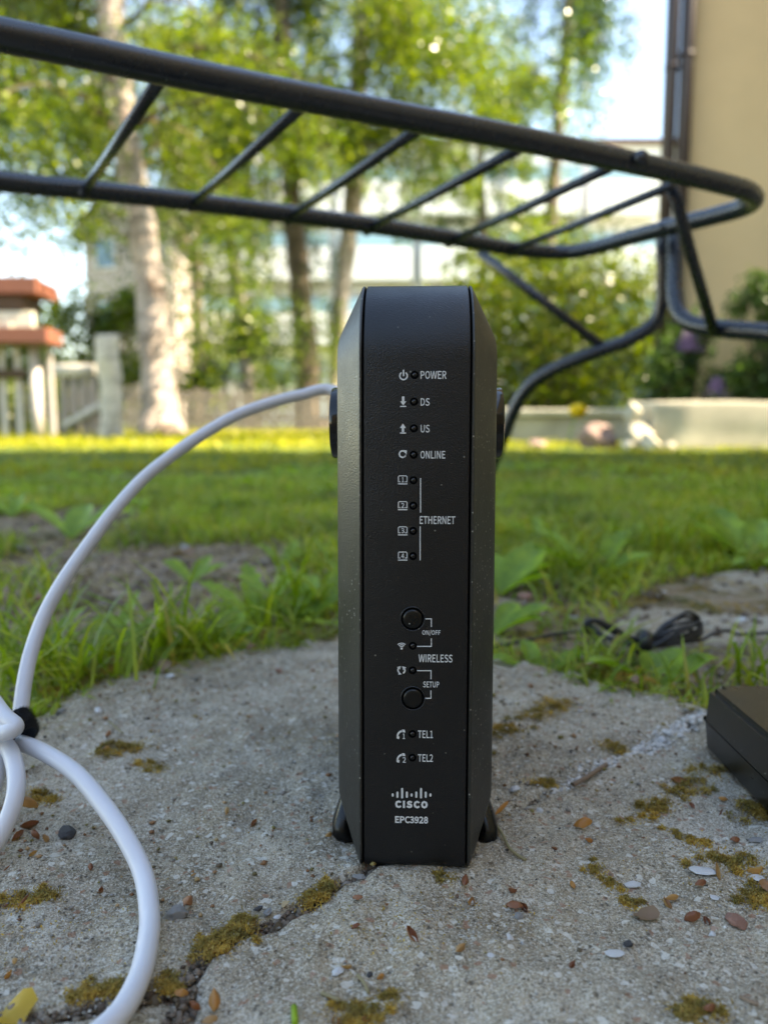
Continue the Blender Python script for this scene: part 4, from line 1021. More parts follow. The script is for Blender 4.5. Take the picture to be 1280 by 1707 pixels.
for k in (1, 2):
    pa = sz(*bars_[0][0]) + dirn * (-.11 * k); pb = sz(*bars_[0][1]) - rdir * .11 * k
    tube('seat_bar', [pa, (pa + pb) / 2 - Vector((0, 0, .003)), pb], .0042, M['tube'], seat, 12)
def sd(px, py, d): return atd(px, py, d) - SO
tube('rear_leg', catmull([sd(1104, 380, .915), sd(1105, 440, .92), sd(1103, 500, .93), sd(1088, 540, .94), sd(1045, 568, .95), sd(990, 588, .96), sd(930, 612, .98), sd(885, 640, 1.0), sd(858, 680, 1.02), sd(838, 730, 1.04), sd(814, 790, 1.06), sd(796, 862, 1.08), sd(786, 898, 1.09)], 8), .0087, M['tube'], seat, 20)
tube('front_leg', catmull([sd(1126, 380, .885), sd(1125, 440, .885), sd(1125, 490, .88), sd(1134, 525, .87), sd(1160, 542, .85), sd(1210, 549, .82), sd(1290, 556, .78), sd(1370, 575, .74), sd(1440, 640, .72), sd(1480, 760, .71), sd(1510, 1000, .69), sd(1520, 1105, .68)], 8), .0098, M['tube'], seat, 20)
tube('brace', [sd(1118, 300, .70), sd(1150, 420, .75), sd(1190, 556, .82)], .0058, M['tube'], seat, 14)
tube('brace', [sd(798, 420, .97), sd(900, 498, .965), sd(1012, 584, .955)], .0060, M['tube'], seat, 14)
# mirrored legs under the out-of-frame end of the seat
Lf = fl - dirn * .05 + (rl - fl) * .2; Lr = fl - dirn * .05 + (rl - fl) * .8
for p, q, nm in ((Lf, (fl - rl).normalized(), 'front_leg'), (Lr, (rl - fl).normalized(), 'rear_leg')):
    tube(nm, catmull([p, p + Vector((0, 0, -.09)), p + Vector((0, 0, -.12)) + q * .03, p + Vector((0, 0, -.15)) + q * .12, p + Vector((0, 0, -.22)) + q * .18, Vector((p.x, p.y, 0)) + q * .20], 8), .0090, M['tube'], seat, 16)
for (px, py) in ((1063, 268),):
    p = sz(px, py); bm = bmesh.new()
    bmesh.ops.create_uvsphere(bm, u_segments=16, v_segments=8, radius=.0065)
    for v in bm.verts: v.co = Vector((v.co.x, v.co.y * .55, v.co.z)) + p + Vector((0, -.0085, -.0005))
    bm_obj('rivet', bm, M['tube'], seat, True)
for (px, py) in ((1075, 390), (1100, 381)):
    p = sz(px, py); bm = bmesh.new()
    bmesh.ops.create_uvsphere(bm, u_segments=14, v_segments=8, radius=.0035)
    for v in bm.verts: v.co = v.co + p + Vector((0, -.0085, 0))
    bm_obj('rivet', bm, M['gloss_black'], seat, True)

# ------------------------------------------------------------------ moss, husks, pebbles on the slabs
def zslab(x, y): return float(slab_z(np.array([x]), np.array([y]))[0])
def moss(pxpts, wpx, label, n=900, group=None, drop=0.0):
    c0 = at(*pxpts[len(pxpts) // 2])
    root = Vector((c0.x, c0.y, 0))
    P = [tuple(at(*p)[:2]) for p in pxpts]
    if len(P) == 1: P = [P[0], (P[0][0] + .0005, P[0][1])]
    wd = wpx / FPX * (c0.y * cP + CAM_H * sP)
    seed = int(pxpts[0][0] * 7 + pxpts[0][1]) % 9999
    g = np.random.default_rng(seed)
    q = along(P, n, wd * .54, seed)
    # lumpy tufts
    m = max(3, n // 90); cen = q[g.integers(0, n, m)]
    j = g.integers(0, m, n); mixk = g.random(n) < .62
    q[mixk] = cen[j[mixk]] + g.normal(0, wd * .14, (mixk.sum(), 2))
    dd = np.min(np.hypot(q[:, None, 0] - cen[None, :, 0], q[:, None, 1] - cen[None, :, 1]), 1)
    z = slab_z(q[:, 0], q[:, 1]) + np.clip(wd * .26 * (1 - (dd / (wd * .32)) ** 2), 0, 1) * g.uniform(.3, 1, n) - drop
    pts = np.stack([q[:, 0] - root.x, q[:, 1] - root.y, z - .0004], 1)
    V, F = blades(pts, .0019, .0005, .8, .8, 2, None, seed)
    # dense core mounds
    o = np_mesh('moss_clump', V, F, M['moss'], None, False, label=label, cat='moss', group=group)
    o.location = root
    return o
MOSS = [([(1150, 1015), (1200, 1005), (1250, 1010)], 22, 'moss streak along the cracked far slab above the loose cord end', 900), ([(1040, 1010), (1080, 1000)], 30, 'mossy litter at the left side of the far slab', 1200), ([(1195, 965), (1250, 975), (1290, 970)], 18, 'moss line on the far slab at the right edge', 700), ([(860, 1040), (920, 1030), (960, 1015)], 26, 'brown moss between the low weed and the cord', 1300),
        ([(505, 1506), (530, 1492), (550, 1480)], 22, 'small olive moss tuft in the crack left of the modem foot', 1300),
        ([(340, 1580), (370, 1568), (400, 1548)], 30, 'thick olive moss in the crack right of the white cable', 2200),
        ([(392, 1546), (410, 1540)], 20, 'short moss tuft topping the crack beside a dark pebble', 700),
        ([(118, 1652), (160, 1648), (215, 1640)], 24, 'long moss strip left of the cable near the bottom edge', 1700),
        ([(270, 1628), (290, 1640)], 22, 'moss in the crack just right of the lower cable', 700),
        ([(0, 1502), (40, 1500), (92, 1492)], 20, 'ragged moss strip at the left edge below the brown husks', 1300),
        ([(165, 1262), (205, 1250), (232, 1240)], 26, 'olive moss patch on the slab left of the modem', 1500),
        ([(235, 1270), (265, 1283)], 18, 'small moss tail right below the left moss patch', 600),
        ([(55, 1312), (75, 1322), (92, 1332)], 18, 'moss spot inside the curve of the white cable', 700),
        ([(70, 1165), (120, 1150), (185, 1120), (210, 1100)], 30, 'yellowish moss along the back edge under the left grass', 2600),
        ([(820, 1215), (860, 1228)], 22, 'flat moss at the right foot side of the modem', 900),
        ([(868, 1205), (905, 1190), (945, 1170)], 30, 'raised brown moss on the slab right of the modem', 2000),
        ([(1000, 1245), (1040, 1252)], 18, 'small moss tuft near the white chalky scar', 700),
        ([(880, 1300), (925, 1308)], 16, 'thin moss trace right of the modem base', 600),
        ([(1045, 1378), (1075, 1350), (1110, 1338)], 26, 'olive moss arm pointing to the adapter', 1500),
        ([(1110, 1338), (1150, 1310), (1185, 1290), (1150, 1278)], 30, 'wide moss patch in front of the adapter', 2200),
        ([(1112, 1382), (1145, 1398), (1180, 1420)], 20, 'thin moss trail under the adapter patch', 1100),
        ([(1250, 1350), (1275, 1340), (1290, 1345)], 38, 'tall dark moss clump at the corner of the adapter', 1800),
        ([(1180, 1445), (1215, 1448), (1245, 1440)], 30, 'moss tuft beside the chalk white patch at right', 1700),
        ([(1245, 1510), (1260, 1495), (1285, 1480)], 30, 'moss heap at the right edge of the near slab', 1600),
        ([(985, 1440), (1000, 1452)], 16, 'tiny moss tuft left of the white flake', 450),
        ([(1005, 1465), (1030, 1475)], 16, 'small moss tuft below the white flake', 500),
        ([(1040, 1495), (1065, 1508)], 18, 'moss tuft above the brown leaf fragment', 700),
        ([(738, 1465), (748, 1475)], 16, 'brownish moss bit under the modem front edge', 450),
        ([(545, 1680), (590, 1695), (620, 1685)], 26, 'moss at the bottom edge left of centre', 1500),
        ([(645, 1665), (652, 1672)], 20, 'round moss tuft at the bottom edge', 600),
        ([(1110, 1685), (1150, 1700), (1190, 1695)], 30, 'moss clump at the bottom right edge', 1700),
        ([(840, 1098), (900, 1080), (880, 1060)], 26, 'orange brown moss at the slab edge right of the modem', 1500),
        ([(960, 1110), (1020, 1125), (1090, 1140)], 28, 'mossy litter rim along the slab edge before the grass', 2200),
        ([(1075, 990), (1130, 985), (1180, 975)], 16, 'moss streak on the far slab', 700),
        ([(430, 1058), (500, 1050)], 20, 'brown moss rim left of the modem at the slab edge', 1200)]
for p, wd, lab, n in MOSS: moss(p, wd, lab, n)
# thin lichen film
xs = NR.normal(0, 1, 900); ys = NR.normal(0, 1, 900)
for (px, py, s_, n_, fl_) in ((680, 1545, .018, 420, 'sparse yellow moss specks on the near slab below the modem'), (1200, 1440, .022, 380, 'thin moss specks round the chalky patch at the right'), (560, 1240, .020, 260, 'faint moss film on the slab left of the modem'), (60, 1560, .018, 260, 'thin moss specks on the slab at the left edge')):
    c = at(px, py); q = NR.normal(0, s_, (n_, 2)) * [1.1, .55] + [c.x, c.y]
    V, F = blades(np.stack([q[:, 0], q[:, 1], slab_z(q[:, 0], q[:, 1])], 1), .0009, .0006, 1., .5, 2, None, int(px))
    np_mesh('moss_film', V, F, M['moss'], None, False, label=fl_, cat='moss', kind='stuff')

def husk_mesh(seed):
    g = random.Random(seed); V, F = [], []
    nu, nv = 9, 6
    for i_ in range(nu):
        u = i_ / (nu - 1); wdt = .5 * math.sin(math.pi * min(1, u * 1.02)) ** .7 * (1 - .25 * u)
        for j in range(nv):
            v = j / (nv - 1) * 2 - 1
            V.append(((u - .5) * 1.0, v * wdt * .75, .34 * math.cos(v * 1.6) * math.sin(math.pi * u) ** .6 + .22 * u * u * (seed % 2) + .10 * v * (u - .4) + g.uniform(-.03, .03)))
    for i_ in range(nu - 1):
        for j in range(nv - 1):
            F.append((i_ * nv + j, (i_ + 1) * nv + j, (i_ + 1) * nv + j + 1, i_ * nv + j + 1))
    b = len(V)
    V += [(x * .96, y * .86, z - .05) for x, y, z in V]
    F += [tuple(b + k for k in f[::-1]) for f in F]
    me = bpy.data.meshes.new('husk'); me.from_pydata(V, [], F); me.polygons.foreach_set('use_smooth', [True] * len(F)); me.materials.append(M['husk']); me.update()
    return me
HM = [husk_mesh(k) for k in range(4)]
PM = {k: [pebble_mesh(s, M[k], .35) for s in range(3)] for k in ('peb_grey', 'peb_dark', 'peb_white', 'peb_red', 'peb_tan')}
def place(me, name, px, py, spx, label, cat, group=None, sink=.3, flatten=1., rx=0):
    p = at(px, py)
    s = spx / FPX * (p.y * cP + CAM_H * sP)
    o = bpy.data.objects.new(name, me); link(o)
    zz = 0
    if -.4 < p.x < .5 and p.y < .6: zz = zslab(p.x, p.y)
    o.location = (p.x, p.y, zz + s * .22 * (1 - sink))
    o.scale = (s, s, s * flatten)
    o.rotation_euler = (rnd.uniform(-.5, .5) + rx, rnd.uniform(-.5, .5), rnd.uniform(0, 6.28))
    tag(o, label=label, cat=cat, group=group)
    return o
HG = 'orange brown bud scales scattered on the concrete'
HUSKS = [(313, 1500, 26, 'largest orange husk between the white cable and the mossy crack'),
         (322, 1459, 20, 'upright brown husk bit left of the modem above a flat scale'),
         (152, 1450, 13, 'small pale orange husk left of the cable curve'),
         (166, 1480, 15, 'rosy husk just under another left of the cable'),
         (379, 1361, 14, 'yellow seed on the slab left of the modem'),
         (423, 1371, 14, 'second yellow seed nearer the left modem foot'),
         (548, 1399, 13, 'dark red husk at the left modem foot'),
         (45, 1350, 32, 'biggest crumpled brown husk inside the cable loop'),
         (50, 1378, 26, 'curled rusty husk in the middle of the loop pile'),
         (30, 1398, 20, 'dark rusty husk at the cable side of the pile'),
         (60, 1395, 20, 'light brown husk at the bottom of the pile'),
         (78, 1398, 18, 'round brown husk right end of the pile'),
         (56, 1432, 14, 'single pink brown husk below the loop pile'),
         (12, 1455, 14, 'brown husk at the left border above the moss strip'),
         (40, 1508, 22, 'brown scale lying in the left edge moss strip'),
         (26, 1600, 14, 'orange scale at the left border low down'),
         (14, 1622, 16, 'red scale at the left border lowest'),
         (178, 1258, 12, 'tiny ochre bit by the left moss patch'),
         (181, 1231, 14, 'small red berry husk above the left moss patch'),
         (775, 1476, 20, 'bright orange husk right under the modem front'),
         (762, 1495, 10, 'dull husk just below the bright orange one'),
         (786, 1503, 18, 'brown scale right of the dull husk'),
         (854, 1486, 18, 'orange husk above the torn pair on near slab'),
         (858, 1512, 24, 'bright torn husk of the pair right of the modem'),
         (873, 1510, 20, 'second torn husk of the pair with pebble below'),
         (597, 1513, 15, 'orange husk left of the lichen specks'),
         (593, 1553, 14, 'small amber husk on the lichen specks'),
         (688, 1571, 28, 'long orange husk below the lichen specks'),
         (767, 1594, 22, 'deep brown husk at the centre of the near slab'),
         (953, 1613, 13, 'dark red seed on the near slab'),
         (954, 1469, 14, 'brown seed right of the torn husk pair'),
         (971, 1385, 26, 'long brown scale right of the modem base'),
         (981, 1401, 14, 'short amber scale under the long brown one'),
         (923, 1416, 11, 'little orange bit right of the grass stem'),
         (1132, 1306, 24, 'pink curled husk on the moss before the adapter'),
         (1200, 1361, 20, 'flat red brown scale below the adapter moss'),
         (1152, 1347, 12, 'pink bead near the adapter moss'),
         (1223, 1406, 15, 'red husk right of the thin moss trail'),
         (1204, 1336, 14, 'yellow seed under the adapter side'),
         (1119, 1497, 22, 'rust husk of the close couple on the right'),
         (1112, 1504, 20, 'paler husk of the close couple on the right'),
         (1166, 1484, 18, 'amber husk above the split seed'),
         (1153, 1531, 26, 'upright split orange seed on the right of the slab'),
         (1177, 1535, 16, 'brown bead beside the split seed'),
         (1195, 1466, 40, 'long flat orange scale on the chalk patch'),
         (1255, 1460, 26, 'orange scale right beside the grey shell flake'),
         (1275, 1490, 26, 'orange flake at the right edge moss heap'),
         (358, 1673, 32, 'big orange cup husk at the bottom left of centre'),
         (325, 1678, 20, 'yellow orange husk left of the big cup husk'),
         (350, 1703, 24, 'rust husk cut by the bottom edge'),
         (302, 1652, 22, 'husk lodged in the lower crack'),
         (578, 1613, 17, 'rosy brown bead next to the grey pebble'),
         (634, 1627, 14, 'orange bead by the dark pebble'),
         (560, 1700, 28, 'tan husk in the bottom edge moss'),
         (612, 1700, 20, 'pink husk in the bottom edge moss'),
         (1180, 1702, 22, 'brown husk in the bottom right moss'),
         (835, 1357, 40, 'long thin brown strip leading off from the modem foot')]
for k, (x, y, s, lab) in enumerate(HUSKS):
    o = place(HM[k % 4], 'bud_husk', x, y, s * 1.15, lab, 'husk', HG, 0, rnd.uniform(.8, 1.2))
    o.scale.y *= rnd.uniform(.6, 1.0); o.rotation_euler.x += rnd.choice((0, 0, 3.14))
    if 'strip' in lab or 'flat' in lab: o.scale = (o.scale.x, o.scale.y * .3, o.scale.z * .4)
PEBS = [('peb_dark', 113, 1392, 36, 'square dark grey stone chip inside the cable curve'), ('peb_grey', 292, 1522, 48, 'round grey stone beside the white cable'),
        ('peb_white', 563, 1621, 24, 'pale grey pebble beside a rosy bead'), ('peb_dark', 617, 1622, 14, 'small black pebble on the near slab'),
        ('peb_white', 697, 1448, 24, 'clear quartz pebble at the foot of the modem front'), ('peb_white', 858, 1322, 20, 'white pebble on the slab right of the modem'),
        ('peb_grey', 1258, 1408, 22, 'blue grey pebble near the right edge'), ('peb_white', 1053, 1470, 36, 'white flaky stone with a moss tail'),
        ('peb_red', 1228, 1535, 40, 'rough red stone chip on the right of the near slab'), ('peb_white', 1262, 1472, 30, 'flat pale shell flake near the right edge'),
        ('peb_grey', 865, 1527, 18, 'beige pebble under the torn husks'), ('peb_white', 850, 1565, 13, 'tiny white pebble left of the slab centre'),
        ('peb_white', 818, 1598, 13, 'tiny white chip right of the deep brown husk'), ('peb_dark', 1046, 1574, 20, 'dark stone chip left of the leaf fragment'),
        ('peb_white', 1024, 1597, 34, 'pale crust chip in the right of the near slab'), ('peb_dark', 430, 1520, 18, 'dark pebble in the crack'),
        ('peb_grey', 447, 1522, 20, 'brown grey pebble in the crack'), ('peb_white', 462, 1528, 12, 'white chip in the crack'),
        ('peb_tan', 475, 1508, 16, 'tan pebble at the crack beside the moss tuft'), ('peb_grey', 598, 1466, 30, 'pinkish flat stone under the modem corner'),
        ('peb_white', 900, 1350, 12, 'tiny quartz bit right of the modem'), ('peb_white', 1190, 1500, 20, 'crumbly white chip beside the chalk patch'),
        ('peb_white', 1188, 1552, 14, 'white chip under the split seed'), ('peb_white', 1170, 1462, 44, 'chalk white patch of crumbled mortar'),
        ('peb_white', 285, 1135, 18, 'pale pebble at the slab back edge left'), ('peb_grey', 105, 1190, 16, 'grey pebble under the left grass'),
        ('peb_white', 165, 1190, 14, 'whitish bit near the left back edge'), ('peb_red', 465, 1122, 16, 'pink pebble on the far part of the slab'),
        ('peb_white', 1102, 1236, 16, 'violet white pebble on the chalky scar'), ('peb_white', 1103, 992, 22, 'white pebble on the far slab edge'),
        ('peb_red', 875, 995, 26, 'pinkish stone in the soil right of the modem'), ('peb_grey', 905, 925, 26, 'grey white stone in the bare soil at right'),
        ('peb_grey', 310, 915, 18, 'pale stone in the bare soil behind the left tuft'), ('peb_grey', 40, 915, 26, 'pale stone in the far left soil'),
        ('peb_red', 70, 1000, 24, 'pinkish chip in the left soil'), ('peb_grey', 955, 1030, 20, 'flat stone left of the black cord'),
        ('peb_white', 1235, 1035, 18, 'white chip beyond the black cord')]
for k, (m_, x, y, s, lab) in enumerate(PEBS):
    o = place(PM[m_][k % 3], 'pebble', x, y, s, lab, 'pebble', None, .5, .8)
    if 'square' in lab: o.scale = (o.scale.x, o.scale.y * .8, o.scale.z * 1.1); o.rotation_euler = (0, 0, .1)
    if any(w_ in lab for w_ in ('flake', 'patch', 'crust', 'flat', 'flaky')): o.scale = (o.scale.x * .95, o.scale.y * .62, o.scale.z * .25); o.rotation_euler = (0, 0, rnd.uniform(-.5, .5))

# dead leaf fragments, twigs, stems
def leaf_frag(px, py, s, label, mat, cat='leaf', curl=.25):
    p = at(px, py); sz_ = s / FPX * (p.y * cP + CAM_H * sP)
    V, F = [], []; n = 9; r_ = random.Random(int(px))
    rad = [r_.uniform(.35, .6) for _ in range(14)]
    V.append((0, 0, .05))
    for ring in (0.5, 1.0):
        for j in range(14):
            a = 2 * math.pi * j / 14
            rr = rad[j] * ring
            V.append((rr * math.cos(a), rr * math.sin(a) * .75, curl * rr * rr * 2 * math.sin(a * 2) * .5 + .12 * ring * abs(math.cos(a)) + r_.uniform(0, .03)))
    for j in range(14):
        k = (j + 1) % 14
        F += [(0, 1 + j, 1 + k), (1 + j, 15 + j, 15 + k, 1 + k)]
    o = mesh_obj('fallen_leaf', V, F, mat, None, True, label=label, cat=cat)
    o.location = (p.x, p.y, zslab(p.x, p.y) + sz_ * .06); o.scale = (sz_, sz_, sz_); o.rotation_euler = (.15, .1, r_.uniform(0, 6))
    return o
leaf_frag(1073, 1528, 46, 'torn brown leaf fragment below the white flaky stone', M['dead_leaf'])
leaf_frag(12, 1690, 90, 'crumpled yellow leaf in the bottom left corner', M['yellow_leaf'], curl=.8)
for k, (x, y, s_, lab) in enumerate(((308, 935, 46, 'curled tan dead leaf behind the tallest grass tuft'), (392, 975, 30, 'small tan dead leaf behind the star shaped weed'), (70, 872, 44, 'dead leaf in the far left soil'),
        (118, 866, 36, 'tan dead leaf near the far left broad weed'), (350, 1000, 30, 'brown leaf scrap left of the star shaped weed'), (985, 868, 36, 'pinkish dead leaf in the lawn at right'),
        (1110, 1000, 34, 'orange leaf scrap on the rim of the far slab'), (985, 1125, 34, 'rusty leaf scrap on the slab rim before the cord'), (1050, 1148, 30, 'tan leaf scrap on the slab rim beside the rosette'),
        (280, 1128, 34, 'rosy brown scrap under the left tufts at the slab edge'), (420, 1088, 26, 'red brown scrap on the slab edge under the weed'))):
    lo_ = leaf_frag(x, y, s_, lab, M['dead_leaf'], curl=.6)
    lo_.location.z += .004
def stem(pts, r_, label, mat=None, name='dry_stem', cat='stem'):
    P = [at(x, y, z) for x, y, z in pts]
    P = [Vector((p.x, p.y, max(p.z, zslab(p.x, p.y) + r_ * .8 if p.y < .6 else r_))) for p in P]
    o0 = P[0].copy()
    o = tube(name, catmull([p - o0 for p in P], 5), r_, mat or M['twig'], None, 8, label=label, cat=cat)
    o.location = o0; return o
stem([(825, 1375, .001), (838, 1392, .003), (848, 1412, .002), (862, 1425, .001), (876, 1433, .001)], .0006, 'thin green grey stem on the slab right of the modem foot', M['dry_grass'])
stem([(955, 1308, .002), (975, 1297, .003), (995, 1284, .002), (1010, 1275, .002)], .0011, 'short brown twig on the slab right of the modem')
stem([(1232, 1675, .001), (1250, 1688, .001), (1262, 1692, .001)], .0006, 'thin dark curved stem near the bottom right corner')
stem([(536, 1655, .001), (552, 1662, .001), (566, 1667, .001)], .0006, 'pale straw piece beside the pale grey pebble', M['dry_grass'])
stem([(490, 1680, .001), (492, 1707, .001)], .0009, 'green grass snippet at the bottom edge', M['weed_leaf'])
stem([(596, 1625, .001), (608, 1640, .001), (614, 1655, .001)], .0005, 'curved pale hair stem under the rosy bead', M['dry_grass'])
stem([(182, 1205, .001), (205, 1222, .002)], .0004, 'fine straw on the slab left of the modem', M['dry_grass'])

# ------------------------------------------------------------------ near tufts and weeds
def tuft(px, py, hpx, n, label, spread=.012, w_=.0028, lean=.35, mat='grass', seed=None):
    p = at(px, py); d = p.y * cP + CAM_H * sP; H = hpx / FPX * d
    g = np.random.default_rng(int(px * 3 + py))
    q = g.normal(0, spread, (n, 2)) * [1, .6]
    pts = np.stack([q[:, 0], q[:, 1], soil_z(q[:, 0] + p.x, q[:, 1] + p.y) - .002], 1)
    V, F = blades(pts, H, w_, lean, .6, 4, None, int(px + py))
    o = np_mesh('grass_tuft', V, F, M[mat], None, True, label=label, cat='grass tuft')
    o.location = (p.x, p.y, 0); return o
TUFTS = [(40, 1090, 130, 34, 'grass tuft at the left edge in front of the white cable', .018), (95, 1130, 170, 40, 'tall loose grass tuft crossing the white cable', .022),
         (160, 1110, 130, 36, 'leaning grass tuft right of the white cable', .02), (200, 1095, 90, 26, 'low grass between the cable and the upright tuft', .02),
         (285, 1085, 175, 40, 'tallest upright grass tuft left of the modem', .012), (320, 1080, 110, 26, 'short blades against the tallest tuft', .014),
         (350, 1060, 80, 20, 'thin grass left of the star shaped weed', .016), (455, 1040, 100, 26, 'grass tuft between the weed and the modem', .018),
         (520, 1020, 110, 30, 'grass tuft close to the left modem side', .02), (545, 985, 120, 30, 'blades rising behind the left modem side', .02),
         (1010, 1100, 95, 30, 'bright upright tuft in front of the black cord', .010), (1040, 1110, 70, 20, 'low tuft at the middle of the cord bundle', .014),
         (1130, 1125, 60, 20, 'flat grass between cord and adapter', .02), (1240, 1120, 120, 8, 'single long blades above the adapter', .012),
         (960, 960, 95, 26, 'grass tuft right of the big weed leaf', .014), (1010, 930, 90, 30, 'dense tuft in the soil beyond the cord', .02),
         (1110, 925, 95, 34, 'grass tuft on the far slab border', .022), (1180, 905, 90, 34, 'grass clump near the right edge', .022), (1275, 900, 130, 20, 'tall grass at the right edge', .012),
         (60, 990, 100, 26, 'grass behind the left edge tuft', .022), (20, 1150, 60, 18, 'sparse blades at the far left of the slab edge', .018)]
for x, y, h, n, lab, sp in TUFTS: tuft(x, y, h * 1.25, int(n * 1.5), lab, sp * 1.1, w_=.0033, lean=.30)
M['blade_part'] = M['weed_leaf']
def broad_leaf(L, W, arch, lobes=0.0, nseg=12):
    V, F = [], []
    for i_ in range(nseg + 1):
        t = i_ / nseg
        wd = W * math.sin(math.pi * (t * .93 + .05)) ** .75
        if lobes: wd *= 1 - lobes * .5 * (1 + math.cos(t * 34))
        a = arch * t
        x = L * t * math.cos(a * .6); z = L * (.85 * t - .75 * arch * t * t * .6) 
        for v in (-1, -.5, 0, .5, 1):
            V.append((x, v * wd / 2, z + abs(v) * wd * .22 + .0006 * math.sin(t * 9 + v * 4)))
    for i_ in range(nseg):
        for j in range(4):
            F.append((i_ * 5 + j, (i_ + 1) * 5 + j, (i_ + 1) * 5 + j + 1, i_ * 5 + j + 1))
    return V, F
def weed(px, py, spec, label, flower=None):
    p = at(px, py); d = p.y * cP + CAM_H * sP
    z = float(soil_z(np.array([p.x]), np.array([p.y]))[0])
    root = empty('broadleaf_weed', (p.x, p.y, z), label=label, cat='weed')
    for k, (az, Lpx, Wpx, arch, lob) in enumerate(spec):
        V, F = broad_leaf(Lpx * 1.4 / FPX * d, Wpx * 1.5 / FPX * d, arch, lob)
        o = mesh_obj('leaf', V, F, M['weed_leaf'], root, True); o.rotation_euler = (rnd.uniform(-.15, .15), 0, R(az))
    return root
weed(835, 985, [(50, 92, 46, .7, .15), (15, 76, 40, .9, .15), (100, 70, 36, .6, .15), (160, 80, 40, .9, 0), (-20, 70, 34, 1.1, 0)], 'large leafed green weed just right of the modem')
weed(828, 1040, [(5, 90, 30, 1.2, 0), (-30, 70, 26, 1.1, 0), (60, 60, 26, .8, 0)], 'low weed leaves at the right modem side')
weed(430, 1030, [(110, 100, 34, .5, .5), (150, 95, 28, .7, .5), (70, 100, 30, .6, .5), (30, 100, 24, 1., .5), (180, 70, 24, 1., .4)], 'toothed star shaped weed left of the modem')
weed(375, 1052, [(200, 50, 36, .9, 0), (-20, 50, 34, .9, 0), (90, 56, 34, .5, 0)], 'heart leafed seedling at the slab edge')
weed(185, 1060, [(120, 60, 34, .5, 0), (30, 60, 30, .6, 0), (80, 90, 16, .4, 0)], 'small round leafed seedling behind the cable')
weed(1250, 930, [(100, 90, 44, .4, .3), (60, 80, 40, .6, .3), (150, 80, 36, .7, .3)], 'yellow green toothed weed near the right edge')
weed(990, 965, [(130, 110, 26, .8, 0), (180, 120, 28, 1.2, 0), (50, 100, 24, .7, 0), (0, 80, 24, 1., 0)], 'long leafed weed beyond the cord')
weed(1100, 1125, [(180, 130, 26, 1.4, 0), (20, 110, 26, 1.2, 0), (90, 60, 34, .6, 0), (50, 70, 34, .6, 0)], 'flat weed rosette between the cord and the adapter')
weed(900, 1110, [(170, 80, 22, 1.2, .2), (20, 90, 20, 1.2, .2), (100, 70, 24, .8, .2)], 'creeping weed on the slab edge before the cord')
weed(120, 895, [(170, 80, 30, .9, 0), (20, 90, 34, .8, 0), (90, 60, 30, .6, 0)], 'broad leafed weed in the far left soil')
weed(575, 1010, [(100, 80, 26, .5, 0), (160, 90, 24, .7, 0)], 'weed leaves tucked behind the left modem side')

weed(60, 1075, [(60, 80, 30, .5, .3), (120, 70, 28, .6, .3), (10, 70, 26, .8, .3)], 'small toothed weed at the left edge beside the cable')
weed(500, 1035, [(80, 80, 30, .5, .4), (20, 90, 28, .8, .4), (150, 80, 26, .7, .4)], 'toothed weed close to the slab edge left of the modem')
weed(320, 960, [(70, 42, 18, .5, 0), (150, 48, 19, .8, 0), (0, 48, 18, .9, 0)], 'broad leafed weed in the soil behind the tallest tuft')
weed(470, 940, [(70, 42, 15, .5, .3), (150, 48, 16, .8, .3), (10, 42, 15, .9, .3)], 'toothed weed in the soil left of the modem middle')
weed(1060, 905, [(70, 42, 18, .5, 0), (150, 48, 19, .8, 0), (0, 48, 18, .9, 0)], 'round leafed weed in the lawn above the far slab')
weed(900, 900, [(90, 42, 16, .5, .3), (170, 48, 16, .8, .3), (10, 48, 15, .9, .3)], 'toothed weed in the lawn just right of the modem')
weed(1180, 880, [(90, 36, 18, .5, 0), (170, 42, 18, .8, 0), (10, 42, 15, .9, 0)], 'leafy weed in the lawn near the right edge')
weed(20, 860, [(90, 36, 16, .5, 0), (170, 36, 16, .8, 0), (10, 36, 15, .9, 0)], 'leafy weed at the far left of the lawn')
# dandelion
dp = at(935, 812)
dn_ = empty('dandelion', (dp.x, dp.y, 0), label='single yellow dandelion flower on a bent stem before the low wall', cat='flower')
top = atd(963, 684, dp.y * 1.0) - Vector((dp.x, dp.y, 0))
tube('stem', catmull([Vector((0, 0, -.005)), Vector((.002, 0, .06)), top * .75 + Vector((-.004, 0, .01)), top], 6), .0016, M['weed_leaf'], dn_, 8)
V, F = [], []
for k in range(260):
    a = rnd.uniform(0, 6.283); el = rnd.uniform(-.15, 1.45); L = .021
    d_ = Vector((math.cos(a) * math.cos(el), math.sin(a) * math.cos(el), math.sin(el) * .75)) * L * rnd.uniform(.8, 1.1)
    s_ = Vector((-math.sin(a), math.cos(a), 0)) * .0030
    b = len(V); V += [top - s_ * .4, top + s_ * .4, top + d_ + s_, top + d_ - s_]; F.append((b, b + 1, b + 2, b + 3))
mesh_obj('flower_head', V, F, M['petal'], dn_)
bm = bmesh.new(); bmesh.ops.create_icosphere(bm, subdivisions=3, radius=.0215)
for v in bm.verts: v.co = Vector((v.co.x, v.co.y, v.co.z * .8)) * (1 + .12 * mnoise.noise(v.co * 600)) + top
bm_obj('flower_centre', bm, M['petal'], dn_)

